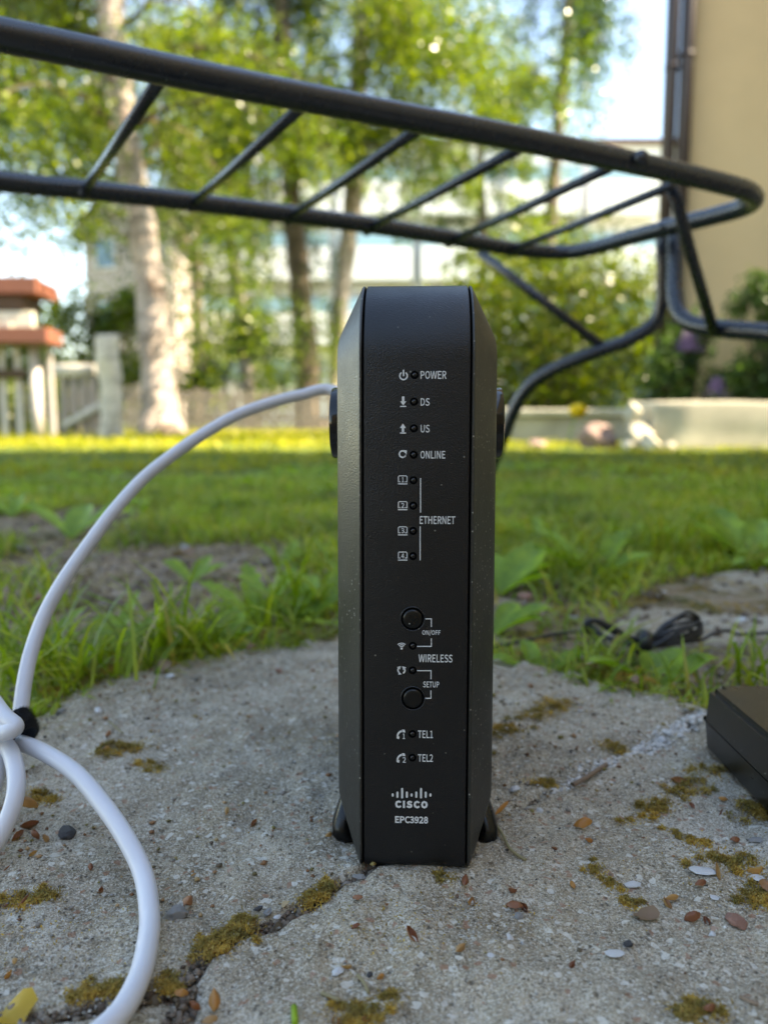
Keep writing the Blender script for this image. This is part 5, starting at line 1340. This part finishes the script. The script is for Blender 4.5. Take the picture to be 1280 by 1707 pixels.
# ------------------------------------------------------------------ low concrete wall, boulder
lw = empty('low_wall', (1.78, 5.15, 0), label='low weathered concrete garden wall with a pale cap right of the modem', cat='garden wall')
def wobble_box(name, lo, hi, mat, parent, amp, org, label=None, rotz=0, cuts=10):
    bm = bmesh.new(); box(bm, lo, hi, .012, 2)
    bmesh.ops.subdivide_edges(bm, edges=bm.edges[:], cuts=cuts, use_grid_fill=True)
    for v in bm.verts:
        p = v.co * 6
        v.co += Vector((mnoise.noise(p), mnoise.noise(p + Vector((9, 0, 0))), mnoise.noise(p + Vector((0, 9, 0))))) * amp
    if rotz:
        for v in bm.verts: v.co = Matrix.Rotation(rotz, 3, 'Z') @ v.co
    for v in bm.verts: v.co += Vector(org)
    return bm_obj(name, bm, mat, parent, True, label=label)
wobble_box('wall_base', (-1.75, 0, -.05), (.05, .20, .19), M['old_wall'], lw, .012, (.05, .25, 0), rotz=R(-6))
wobble_box('wall_cap', (-1.78, -.05, .195), (.02, .26, .245), M['wall_cap'], lw, .010, (.05, .25, 0), rotz=R(-6))
wobble_box('wall_block', (0, 0, -.02), (2.6, .42, .28), M['wall_cap'], lw, .016, (-.18, -.55, 0), 'broad pale concrete block end of the wall')
wobble_box('wall_foot', (.12, -.03, -.05), (2.6, .30, .035), M['old_wall'], lw, .012, (-.18, -.5, 0))
bm = bmesh.new(); bmesh.ops.create_icosphere(bm, subdivisions=4, radius=.115)
for v in bm.verts: v.co *= 1 + .35 * mnoise.noise(v.co * 11) + .1 * mnoise.noise(v.co * 40); v.co.z *= .8
b_ = bm_obj('boulder', bm, M['boulder'], None, True, label='round pinkish boulder resting in front of the low wall', cat='boulder')
b_.location = (1.32, 4.75, .055)
for k, (x, y, s, lab) in enumerate(((1.95, 4.75, .05, 'small pink stone under the pale block'), (2.25, 4.7, .035, 'tiny stone right of the small pink stone'), (.95, 4.85, .06, 'flat pink stone left of the boulder'))):
    o = bpy.data.objects.new('boulder', b_.data); link(o); o.location = (x, y, .01); o.scale = (s / .1, s / .12, s / .16); o.rotation_euler = (0, 0, k * 2)
    tag(o, label=lab, cat='boulder')

RUB = ['largest chalky rubble piece at the left end of the pale block', 'upper rubble piece leaning on the pale block', 'rubble piece at the foot of the pale block corner', 'small rubble chip between boulder and pale block', 'flat rubble chip in the grass before the pale block']
for k, (x, y, z, s_) in enumerate(((1.52, 4.62, .08, .20), (1.50, 4.66, .20, .15), (1.56, 4.52, .03, .14), (1.44, 4.55, .02, .09), (1.66, 4.48, .01, .08))):
    o = bpy.data.objects.new('rubble_stone', pebble_mesh(40 + k, M['wall_cap'], .5)); link(o); o.location = (x, y, z); o.scale = (s_, s_, s_ * 1.2); o.rotation_euler = (k, k * 2, k)
    tag(o, label=RUB[k], cat='stone')

# ------------------------------------------------------------------ tan house and pipes
hc = Vector((2.25, 6.0, 0))
house = empty('tan_house', hc, label='tan plastered house corner at the right edge', cat='house')
def prism_poly(name, P, z0, z1, mat, parent, label=None, bevel=0):
    n = len(P); V = [(x, y, z0) for x, y in P] + [(x, y, z1) for x, y in P]
    F = [tuple(range(n))[::-1], tuple(range(n, 2 * n))] + [(i_, (i_ + 1) % n, n + (i_ + 1) % n, n + i_) for i_ in range(n)]
    return mesh_obj(name, V, F, mat, parent, label=label)
HP = [(0, 0), (3.2, .75), (11, 1.3), (11, -15.2), (1.15, -15.2), (1.15, -2.65), (8.6, -2.65), (8.6, -1.25)]  # unseen wing added to shade the near lawn; notch and back shaped for sun
HP = HP[::-1]
prism_poly('wall', HP, .25, 7.2, M['tan'], house)
prism_poly('plinth', [(x + (.02 if x < 5 else -.02), y + (.02 if y < -10 else 0)) for x, y in HP], -.2, .25, M['plinth'], house)
prism_poly('added_rear_wall', [(-5.6, -9.9), (1.14, -9.9), (1.14, -9.6), (-5.6, -9.6)], -.2, 2.4, M['tan'], house)  # added unseen behind the camera to darken the device panel's reflection
prism_poly('roof', [(x + (-.12 if x < 5 else .12 if x > 10 else 0), y + (-.12 if y < -10 else .12 if y > 3 else 0)) for x, y in HP], 7.2, 7.45, M['roof'], house)
for k in range(3):
    f_ = mesh_obj('window', [(.0, 0, 0), (.0, 1.1, 0), (.0, 1.1, 1.4), (.0, 0, 1.4), (-.05, 0, 0), (-.05, 1.1, 0), (-.05, 1.1, 1.4), (-.05, 0, 1.4)], [(4, 5, 6, 7), (0, 1, 5, 4), (1, 2, 6, 5), (2, 3, 7, 6), (3, 0, 4, 7)], M['white_wood'], house)
    f_.location = (1.148, -5.6 - 2.6 * k, 2.0)
    mesh_obj('pane', [(-.056, .08, .08), (-.056, 1.02, .08), (-.056, 1.02, 1.32), (-.056, .08, 1.32)], [(0, 1, 2, 3)], M['glass'], f_)
def pipe(off, r_, label, jz):
    pr = empty('downpipe', hc + Vector(off), label=label, cat='drainpipe')
    tube('pipe', [Vector((0, 0, -.05)), Vector((0, 0, 3)), Vector((0, 0, 7.1))], r_, M['pipe'], pr, 24)
    for z in (jz, jz + 1.9, jz + 3.8):
        tube('joint_collar', [Vector((0, 0, z)), Vector((0, 0, z + .035))], r_ * 1.07, M['pipe'], pr, 24)
    return pr
pipe((-.158, -.05, 0), .050, 'left brown drainpipe at the corner of the tan house', 2.70)
pipe((-.052, -.06, 0), .050, 'right brown drainpipe touching the tan wall', 2.78)

# ------------------------------------------------------------------ leaf clouds
def leaf_cloud(pts, size, seed, droop=.0):
    g = np.random.default_rng(seed); n = len(pts)
    nrm = g.normal(0, 1, (n, 3)); nrm[:, 2] += .3; nrm /= np.linalg.norm(nrm, axis=1)[:, None]
    a = g.normal(0, 1, (n, 3)); a[:, 2] -= droop; a -= nrm * (a * nrm).sum(1)[:, None]; a /= np.linalg.norm(a, axis=1)[:, None]
    b = np.cross(nrm, a)
    s = size * g.uniform(.6, 1.3, n)[:, None]
    V = np.stack([pts - a * s * .6, pts + b * s * .38 - a * s * .05, pts + a * s * .6, pts - b * s * .38 - a * s * .05], 1)
    F = (np.arange(n) * 4)[:, None] + np.array([[0, 1, 2, 3]])
    return V.reshape(-1, 3), F
def grow_tree(name, trunk, radii, bmat, lmat, label, cat, zlo, zhi, spread, nbr, nleaf, lsize, seed, group=None, weep=.8, bias=None, crown_pts=None):
    """trunk: world points; branches leave it between zlo and zhi and droop; twigs hang from them; leaves sit on the twigs"""
    r_ = random.Random(seed); g = np.random.default_rng(seed)
    base = Vector((trunk[0].x, trunk[0].y, 0))
    root = empty(name, base, label=label, cat=cat, group=group)
    tp_ = catmull([p - base for p in trunk], 6); m = len(tp_)
    rr = np.interp(np.linspace(0, 1, m), np.linspace(0, 1, len(radii)), radii)
    rr[0] *= 1.35; rr[1] *= 1.15
    V, F = tube_vf(tp_, list(rr), 18)
    V = [v + Vector((mnoise.noise(v * 3.1), mnoise.noise(v * 3.1 + Vector((5, 0, 0))), 0)) * .05 * rr[0] * 4 for v in V]
    mesh_obj('trunk', V, F, bmat, root, True)
    L = []; BV, BF = [], []
    zs = [p.z for p in tp_]
    for k in range(nbr):
        z = zlo + (zhi - zlo) * (k + r_.random()) / nbr
        i_ = int(np.clip(np.searchsorted(zs, z), 1, m - 1)); p0 = tp_[i_]
        a = r_.uniform(0, 6.283) if bias is None or r_.random() > .45 else r_.gauss(bias, .6)
        ln = spread * r_.uniform(.55, 1.15) * (1 - .45 * max(0, (z - zlo) / (zhi - zlo)))
        rise = r_.uniform(.25, .7)
        P = [p0]
        for t in (.25, .5, .75, 1.):
            P.append(p0 + Vector((math.cos(a) * ln * t, math.sin(a) * ln * t, ln * (rise * t - (.55 * weep + rise * .4) * t * t))) + Vector((r_.gauss(0, .08), r_.gauss(0, .08), r_.gauss(0, .06))) * ln * .5)
        bp = catmull(P, 4)
        v_, f_ = tube_vf(bp, list(np.linspace(max(rr[i_] * .28, .012), .004, len(bp))), 6, True, len(BV)); BV += v_; BF += f_
        for t_i in range(3, len(bp)):
            for q in range(3):
                o_ = bp[t_i] + Vector((r_.gauss(0, .12), r_.gauss(0, .12), r_.gauss(0, .08)))
                hang = r_.uniform(.2, .9) * weep
                dx, dy = r_.gauss(0, .10), r_.gauss(0, .10)
                L.append((o_, Vector((dx, dy, -hang)), hang))
                if r_.random() < .5:
                    e_ = o_ + Vector((dx, dy, -hang))
                    v_, f_ = tube_vf([bp[t_i], o_ + Vector((0, 0, .02)), e_], [.005, .004, .002], 4, False, len(BV)); BV += v_; BF += f_
    mesh_obj('branches', BV, BF, M['branch'], root, True)
    A = np.array([tuple(l[0]) for l in L]); D = np.array([tuple(l[1]) for l in L])
    j = g.integers(0, len(L), nleaf); t = g.random(nleaf)[:, None]
    P = A[j] + D[j] * t + g.normal(0, .075, (nleaf, 3)) * [1, 1, .9]
    if crown_pts is not None: P = np.concatenate([P, crown_pts - np.array(base)])
    P = P[P[:, 2] > .25]
    V, F = leaf_cloud(P, lsize, seed + 1, .6)
    np_mesh('crown', V, F, lmat, root, False)
    return root
def T(*pts): return [atd(x, y, d) for x, y, d in pts]
def gb(px, d):                          # foot of a trunk: on the ground below pixel column px at depth d
    return Vector(((px - 640) / FPX * d, d, -.05))
def hang_leaves(px0, px1, py0, py1, d, n, seed, sx=.10, clumps=40, sz_=.22):
    g = np.random.default_rng(seed)
    cx = g.uniform(px0, px1, clumps); cy = g.uniform(py0, py1, clumps); dd = g.uniform(d - .8, d + .8, clumps)
    C = np.array([tuple(atd(a, b, c)) for a, b, c in zip(cx, cy, dd)])
    j = g.integers(0, clumps, n)
    return C[j] + g.normal(0, 1, (n, 3)) * [sx, sx, sz_]

BG = 'birch trees behind the lawn'
grow_tree('birch_tree', [gb(272, 8.5)] + T((262, 600, 8.5), (245, 430, 8.4), (215, 260, 8.3), (195, 100, 8.2), (186, 0, 8.1), (170, -250, 8.0), (165, -600, 8.0)), [.22, .18, .155, .14, .13, .125, .11, .05],
          M['birch_bark'], M['birch_leaf'], 'thickest pale birch trunk leaning left behind the lawn', 'birch tree', 2.6, 8.0, 2.6, 34, 33000, .050, 101, BG, 1.0, None,
          np.concatenate([hang_leaves(-60, 170, 150, 440, 8, 3500, 1, .16, 60, .2), hang_leaves(280, 440, 330, 600, 8.6, 2600, 2, .14, 34, .25)]))
grow_tree('birch_tree', [gb(520, 12.5)] + T((512, 620, 12.5), (500, 470, 12.4), (487, 330, 12.3), (478, 180, 12.2), (470, 60, 12.1), (462, -200, 12), (455, -500, 12)), [.21, .185, .175, .15, .135, .13, .10, .05],
          M['dark_bark'], M['birch_leaf'], 'middle birch with a darker trunk left of the modem', 'birch tree', 4.0, 10.0, 3.0, 34, 31000, .062, 102, BG, 1.0, None,
          np.concatenate([hang_leaves(300, 560, 60, 250, 11, 5500, 3, .22, 50, .28), hang_leaves(430, 560, 480, 640, 12, 1500, 4, .15, 24, .22)]))
grow_tree('birch_tree', [gb(556, 13)] + T((560, 620, 13), (572, 480, 12.8), (588, 340, 12.6), (594, 200, 12.4), (602, 60, 12.2), (606, -200, 12), (600, -500, 12)), [.155, .13, .135, .145, .145, .14, .10, .05],
          M['birch_bark'], M['birch_leaf'], 'slender birch curving right just left of the modem top', 'birch tree', 4.2, 10.0, 3.0, 34, 31000, .062, 103, BG, 1.0, 0.0,
          np.concatenate([hang_leaves(620, 830, -20, 160, 11, 6000, 5, .25, 50, .3), hang_leaves(640, 980, 60, 240, 12, 3000, 6, .2, 50, .3)]))
grow_tree('birch_tree', [gb(422, 14)] + T((415, 640, 14), (400, 520, 14), (384, 400, 13.8), (372, 250, 13.6), (365, 60, 13.5), (360, -300, 13.4)), [.15, .13, .13, .12, .11, .10, .05],
          M['birch_bark'], M['dark_leaf'], 'thin birch between the two thicker left trunks', 'birch tree', 3.2, 9.0, 2.6, 24, 16000, .058, 104, BG, 1.0, None,
          hang_leaves(310, 470, 380, 620, 13.5, 2200, 7, .2, 26, .3))
grow_tree('weeping_birch', [gb(905, 16)] + T((905, 600, 16), (915, 420, 16), (930, 200, 15.8), (945, 40, 15.6), (955, -300, 15.5)), [.16, .14, .13, .12, .10, .04],
          M['dark_bark'], M['dark_leaf'], 'weeping tree with hanging branches against the sky near the drainpipes', 'tree', 6.4, 11.5, 2.0, 20, 9000, .07, 105, None, 1.2, math.pi,
          np.concatenate([hang_leaves(955, 1010, -20, 190, 15, 3200, 8, .14, 22, .4), hang_leaves(1000, 1050, -40, 90, 15, 500, 9, .12, 8, .3)]))
grow_tree('dark_tree', [gb(-60, 10)] + T((-62, 500, 10), (-60, 300, 10), (-50, 0, 10), (-50, -400, 10)), [.2, .18, .16, .12, .05],
          M['dark_bark'], M['dark_leaf'], 'dark leafed tree filling the upper left corner', 'tree', 2.8, 8.5, 3.2, 36, 36000, .055, 106, None, .9, 0.0)
grow_tree('roadside_tree', [gb(330, 24)] + T((330, 560, 24), (325, 400, 24), (320, 200, 24), (320, 0, 24)), [.2, .18, .16, .12, .05],
          M['dark_bark'], M['dark_leaf'], 'round crowned tree in front of the white building', 'tree', 5.0, 12, 3.4, 24, 8000, .12, 107, None, .6)
grow_tree('roadside_tree', [gb(800, 26)] + T((800, 560, 26), (805, 400, 26), (800, 250, 26), (800, 100, 26)), [.2, .18, .16, .12, .05],
          M['dark_bark'], M['birch_leaf'], 'lighter tree in front of the white building above the modem', 'tree', 5.0, 12, 3.6, 24, 11000, .12, 108, None, .6)

def shrub(name, cx, cy, rx, ry, h, n, size, lmat, label, seed, z0=.1, cat='bush', clumps=70, flowers=0, group=None, gap=.0):
    g = np.random.default_rng(seed)
    root = empty(name, (cx, cy, 0), label=label, cat=cat, group=group)
    a = g.uniform(0, 6.283, clumps); rad = np.sqrt(g.random(clumps)); zz = g.uniform(z0, h, clumps)
    prof = np.sin(np.pi * np.clip((zz / h) * .72 + .22, 0, 1)) ** .6
    C = np.stack([np.cos(a) * rad * rx * prof, np.sin(a) * rad * ry * prof, zz], 1)
    j = g.integers(0, clumps, n)
    sp = min(rx, h) * .15
    P = C[j] + g.normal(0, 1, (n, 3)) * sp
    P = P[(P[:, 2] > .03)]
    V, F = leaf_cloud(P, size, seed + 3, .3)
    np_mesh('foliage', V, F, lmat, root, False)
    BV, BF = [], []
    for k in range(min(26, clumps)):
        e = Vector(C[k]); s_ = Vector((e.x * .12, e.y * .12, -.03))
        v_, f_ = tube_vf(catmull([s_, (s_ + e) / 2 + Vector((e.x * -.1, 0, .1)), e], 4), list(np.linspace(.018, .005, 9)), 6, True, len(BV)); BV += v_; BF += f_
    mesh_obj('stems', BV, BF, M['branch'], root, True)
    if flowers:
        for k in range(flowers):
            c = C[g.integers(0, clumps)] * [1.05, 1.0, 1] + [0, -ry * .3, .02]
            q = np.concatenate([g.normal(0, 1, (240, 2)) * .030, g.uniform(0, .13, (240, 1))], 1)
            q[:, :2] *= (1.2 - q[:, 2:] / .16 * .9)
            V, F = leaf_cloud(q + c, .018, seed + k, 0)
            np_mesh('flower_cluster', V, F, M['lilac'], root, False, kind='stuff')
    return root
shrub('round_bush', 1.85, 8.2, 1.35, .9, 1.95, 15000, .062, M['bush_leaf'], 'large round sunlit bush behind the low wall right of the modem', 201, .15, clumps=75)
shrub('lilac_bush', 2.12, 5.45, .30, .22, .86, 4200, .034, M['shade_leaf'], 'lilac bush with purple flower clusters before the drainpipes', 202, .1, flowers=8, clumps=34)
shrub('foundation_shrub', 2.62, 5.35, .34, .22, 1.12, 8500, .036, M['shade_leaf'], 'dense green shrub against the tan house wall', 203, .06, clumps=44)
shrub('foundation_shrub', 3.0, 5.1, .34, .2, .95, 6000, .036, M['shade_leaf'], 'lower shrub cut by the right edge before the tan wall', 204, .06, clumps=34)
shrub('fence_shrub', -4.3, 12, 1.0, .8, 2.3, 8000, .075, M['birch_leaf'], 'yellow green shrub rising behind the pale log post', 205, .4, clumps=40)
shrub('fence_shrub', -2.6, 14.5, 1.2, .8, 2.0, 4500, .085, M['dark_leaf'], 'shrub behind the fence left of the thin birch', 206, .4, clumps=36)
shrub('fence_shrub', .9, 15.5, 1.2, .8, 1.6, 5000, .09, M['dark_leaf'], 'low shrub behind the modem top', 207, .2, clumps=30)
shrub('hedge_bush', 4.6, 17, 2.6, 1.0, 2.4, 9000, .11, M['dark_leaf'], 'wide hedge bush far behind the round bush', 208, .2, clumps=50)
shrub('fence_shrub', -6.6, 15, 1.5, 1.0, 2.0, 7000, .09, M['bush_leaf'], 'bushy shrub behind the wooden stand', 209, .2, clumps=36)
shrub('fern_plant', -3.4, 8.0, .25, .2, .55, 1600, .035, M['birch_leaf'], 'bright leafy plant between the wooden stand and the pale log post', 210, .05, cat='plant', clumps=20)
shrub('fern_plant', -4.0, 7.9, .35, .2, .58, 2000, .035, M['birch_leaf'], 'bright leafy plant under the wooden stand', 211, .05, cat='plant', clumps=24)

# ------------------------------------------------------------------ wooden stand (left)
DS = 7.4
sx = lambda px: (px - 640) / FPX * DS
szz = lambda py: CAM_H + (700 - py) / FPX * DS
st = empty('wooden_stand', (sx(-40), DS, 0), label='tiered wooden garden stand with red brown boards and white posts at the left edge', cat='garden stand')
def stb(name, x0, x1, y0, y1, z0, z1, mat, label=None, bev=.006):
    bm = bmesh.new(); box(bm, (x0 - sx(-40), y0, z0), (x1 - sx(-40), y1, z1), bev, 2); return bm_obj(name, bm, mat, st, label=label)
stb('top_board', sx(-260), sx(80), -.05, .10, szz(496), szz(470), M['red_wood'])
stb('top_board', sx(-260), sx(78), .11, .30, szz(496), szz(472), M['red_wood'])
stb('top_board', sx(-260), sx(76), .31, .50, szz(496), szz(472), M['red_wood'])
stb('shaded_underside', sx(-250), sx(52), .02, .42, szz(521), szz(498), M['wood_and_shade'])  # dark block stands in for the shade under the top boards
stb('rail', sx(-250), sx(68), .0, .06, szz(551), szz(524), M['cream_wood'])
stb('lower_board', sx(-260), sx(106), -.22, -.06, szz(577), szz(553), M['red_wood'])
stb('lower_board', sx(-260), sx(104), -.05, .16, szz(577), szz(555), M['red_wood'])
stb('cross_beam', sx(-250), sx(47), .05, .11, szz(631), szz(616), M['wood_and_shade'])
for px_ in (-170, -110, -50, 2, 28, 60, 82):
    w_ = 9 if px_ in (60, -110) else 5
    tube('post', [Vector((sx(px_) - sx(-40), .10, -.03)), Vector((sx(px_) - sx(-40), .10, .3)), Vector((sx(px_) - sx(-40), .10, szz(577)))] , w_ / FPX * DS, M['white_wood'], st, 14) if w_ == 9 else \
        stb('slat', sx(px_ - w_), sx(px_ + w_), .12, .15, -.03, szz(580), M['white_wood'])
for px_ in (8, 30): stb('slat', sx(px_ - 4), sx(px_ + 4), -.02, .01, szz(551), szz(530), M['cream_wood'])

# pale log post, log rail
D2 = 7.0
lp = empty('log_post', ((188 - 640) / FPX * D2, D2, 0), label='short thick pale log post standing on the lawn', cat='post')
V, F = tube_vf(catmull([Vector((0, 0, -.05)), Vector((.01, 0, .3)), Vector((0, 0, .7)), Vector((-.005, 0, CAM_H + 138 / FPX * D2))], 5), .098, 20)
V = [v * 1 + Vector((mnoise.noise(v * 5), mnoise.noise(v * 5 + Vector((3, 0, 0))), 0)) * .03 for v in V]
mesh_obj('log', V, F, M['log'], lp, True)
D3 = 7.2
lr = empty('log_bench', ((135 - 640) / FPX * D3, D3, 0), label='cream log rail on short uprights left of the pale post', cat='log bench')
zr = CAM_H + (700 - 619) / FPX * D3
tube('log', [Vector((-.19, 0, zr)), Vector((0, 0, zr)), Vector((.17, 0, zr))], .062, M['log'], lr, 18)
for dx in (-.15, -.05, .04, .12):
    bm = bmesh.new(); box(bm, (dx, -.02, -.03), (dx + .05, .02, zr - .03), .004, 1); bm_obj('upright', bm, M['grey_wood'], lr)
tube('sloping_rail', [Vector((-.12, -.08, .10)), Vector((.3, -.08, .33))], .04, M['log'], lr, 12)

# picket fence
fence = empty('picket_fence', (-2.6, 10.8, 0), label='low weathered picket fence across the back of the lawn', cat='fence')
pk = None
for k in range(64):
    x = -3.7 + k * .115
    hgt = .60 + rnd.uniform(-.03, .03) + (.08 if k < 26 else 0)
    if pk is None:
        bm = bmesh.new(); box(bm, (-.035, -.012, 0), (.035, .012, 1), .0)
        for v in bm.verts:
            if v.co.z > .5: v.co.x *= .5
        bmesh.ops.subdivide_edges(bm, edges=[e for e in bm.edges if abs(e.verts[0].co.z - e.verts[1].co.z) > .5], cuts=1)
        for v in bm.verts:
            if .2 < v.co.z < .8: v.co.z = .9; v.co.x = math.copysign(.035, v.co.x)
        o = bm_obj('picket', bm, M['grey_wood'], fence); pk = o
    else:
        o = bpy.data.objects.new('picket', pk.data); link(o, fence)
    o.location = (x + rnd.uniform(-.008, .008), 0, -.02); o.scale = (1, 1, hgt); o.rotation_euler = (0, rnd.uniform(-.015, .015), 0)
for z in (.16, .45):
    bm = bmesh.new(); box(bm, (-3.8, .014, z), (3.7, .05, z + .06), .003, 1); bm_obj('rail', bm, M['grey_wood'], fence)

# ------------------------------------------------------------------ apartment block
AD = 40.0
ax = lambda px: (px - 640) / FPX * AD
az_ = lambda py: CAM_H + (700 - py) / FPX * AD
ab = empty('apartment_building', (ax(760), AD, 0), label='white apartment block with pale blue balconies behind the trees', cat='building')
ox = ax(760)
def abox(name, x0, x1, y0, y1, z0, z1, mat, parent=None, label=None):
    bm = bmesh.new(); box(bm, (x0 - ox, y0, z0), (x1 - ox, y1, z1)); return bm_obj(name, bm, mat, parent or ab, label=label)
X0, X1 = ax(290), ax(1130)
FH = 3.1
NF = 4
FB = 1.0
abox('wall', X0, X1, 0, 10, -.1, FB + NF * FH + .3, M['white_render'])
abox('roof', X0 - .3, X1 + .3, -.3, 10.3, FB + NF * FH + .31, FB + NF * FH + .55, M['roof'])
wm = None; bmh = None
for f in range(NF):
    zf = FB + f * FH
    for b in range(6):
        bx0 = X0 + .6 + b * 4.05
        # recessed window row and balcony in front of it
        if wm is None:
            win = abox('window', bx0 + .3, bx0 + 3.3, -.06, .02, zf + 1.05, zf + 2.35, M['white_wood'])
            pn = abox('pane', bx0 + .4, bx0 + 3.2, -.075, -.03, zf + 1.13, zf + 2.27, M['glass'], win)
            mu = abox('mullion', bx0 + 1.75, bx0 + 1.85, -.09, -.035, zf + 1.13, zf + 2.27, M['white_wood'], win)
            wm = (win, pn, mu, bx0, zf)
        else:
            r_ = wm[0].copy(); COL.objects.link(r_); r_.location = (bx0 - wm[3], 0, zf - wm[4])
            for c_ in wm[1:3]:
                q = c_.copy(); COL.objects.link(q); q.parent = r_
        if f > 0:
            if bmh is None:
                bal = abox('balcony', bx0, bx0 + 3.6, -1.3, -.001, zf - .15, zf, M['white_render'])
                par = abox('parapet', bx0, bx0 + 3.6, -1.36, -1.30, zf - .2, zf + 1.35, M['white_render'], bal)
                sd_ = abox('blue_screen', bx0 + .02, bx0 + 3.58, -1.34, -1.31, zf + 1.36, zf + 2.0, M['blue_panel'], bal)
                s1 = abox('side_panel', bx0, bx0 + .06, -1.29, -.005, zf + .001, zf + 2.6, M['white_render'], bal)
                bmh = (bal, par, sd_, s1, bx0, zf)
            else:
                r_ = bmh[0].copy(); COL.objects.link(r_); r_.location = (bx0 - bmh[4], 0, zf - bmh[5])
                for c_ in bmh[1:4]:
                    q = c_.copy(); COL.objects.link(q); q.parent = r_
# pinkish gabled house, further left
pg = empty('gabled_house', (ax(290), 34, 0), label='pinkish gabled house partly hidden by the thick birch', cat='house')
gw_ = 1.9
V = [(-gw_, 0, 0), (gw_, 0, 0), (gw_, 0, 8.2), (0, 0, 10.6), (-gw_, 0, 8.2), (-gw_, 8, 0), (gw_, 8, 0), (gw_, 8, 8.2), (0, 8, 10.6), (-gw_, 8, 8.2)]
mesh_obj('wall', V, [(0, 1, 2, 3, 4), (6, 5, 9, 8, 7), (1, 6, 7, 2), (5, 0, 4, 9), (2, 7, 8, 3), (4, 3, 8, 9)], M['pink_render'], pg)
V = [(-gw_ - .4, -.4, 7.8), (0, -.4, 10.75), (gw_ + .4, -.4, 7.8), (-gw_ - .4, 8.4, 7.8), (0, 8.4, 10.75), (gw_ + .4, 8.4, 7.8)]
V += [(x, y, z + .2) for x, y, z in V]
mesh_obj('roof', V, [(0, 3, 4, 1), (1, 4, 5, 2), (6, 7, 10, 9), (7, 8, 11, 10), (0, 1, 7, 6), (1, 2, 8, 7), (3, 9, 10, 4), (4, 10, 11, 5), (0, 6, 9, 3), (2, 5, 11, 8)], M['roof'], pg)
for fx in (-1, .9):
    for fz in (1.2, 4.0, 6.6):
        bm = bmesh.new(); box(bm, (fx - .45, -.05, fz), (fx + .45, .01, fz + 1.3)); wi = bm_obj('window', bm, M['white_wood'], pg)
        bm = bmesh.new(); box(bm, (fx - .37, -.06, fz + .08), (fx + .37, -.02, fz + 1.22)); bm_obj('pane', bm, M['glass'], wi)

# parked car beyond the low wall
car = empty('parked_car', (2.95 + 1.6, 14.5, 0), label='dark blue parked car just visible over the low wall', cat='car')
prof = [(-2.1, .35), (-2.15, .62), (-2.0, .82), (-1.25, .92), (-.65, 1.38), (.75, 1.42), (1.5, .98), (2.05, .86), (2.15, .55), (2.1, .32)]
n = len(prof); V = []
for yy, k in ((-.85, 1), (-.78, .98), (.78, .98), (.85, 1)):
    for x, z in prof: V.append((x, yy * (1 if z < .95 else .8), z))
F = []
for r_ in range(3):
    for j in range(n - 1): F.append((r_ * n + j, r_ * n + j + 1, (r_ + 1) * n + j + 1, (r_ + 1) * n + j))
F += [tuple(range(n))[::-1], tuple(range(3 * n, 4 * n))]
mesh_obj('body', V, F, M['car_paint'], car)
for sgn in (-1,):
    mesh_obj('side_window', [(-1.1, -.70, .95), (-.62, -.70, 1.3), (.7, -.70, 1.34), (1.3, -.70, 1.0)], [(0, 3, 2, 1)], M['glass'], car)
for x in (-1.35, 1.35):
    for y in (-.86, .66):
        tube('wheel', [Vector((x, y, .32)), Vector((x, y + .2, .32))], .32, M['rubber'], car, 20)
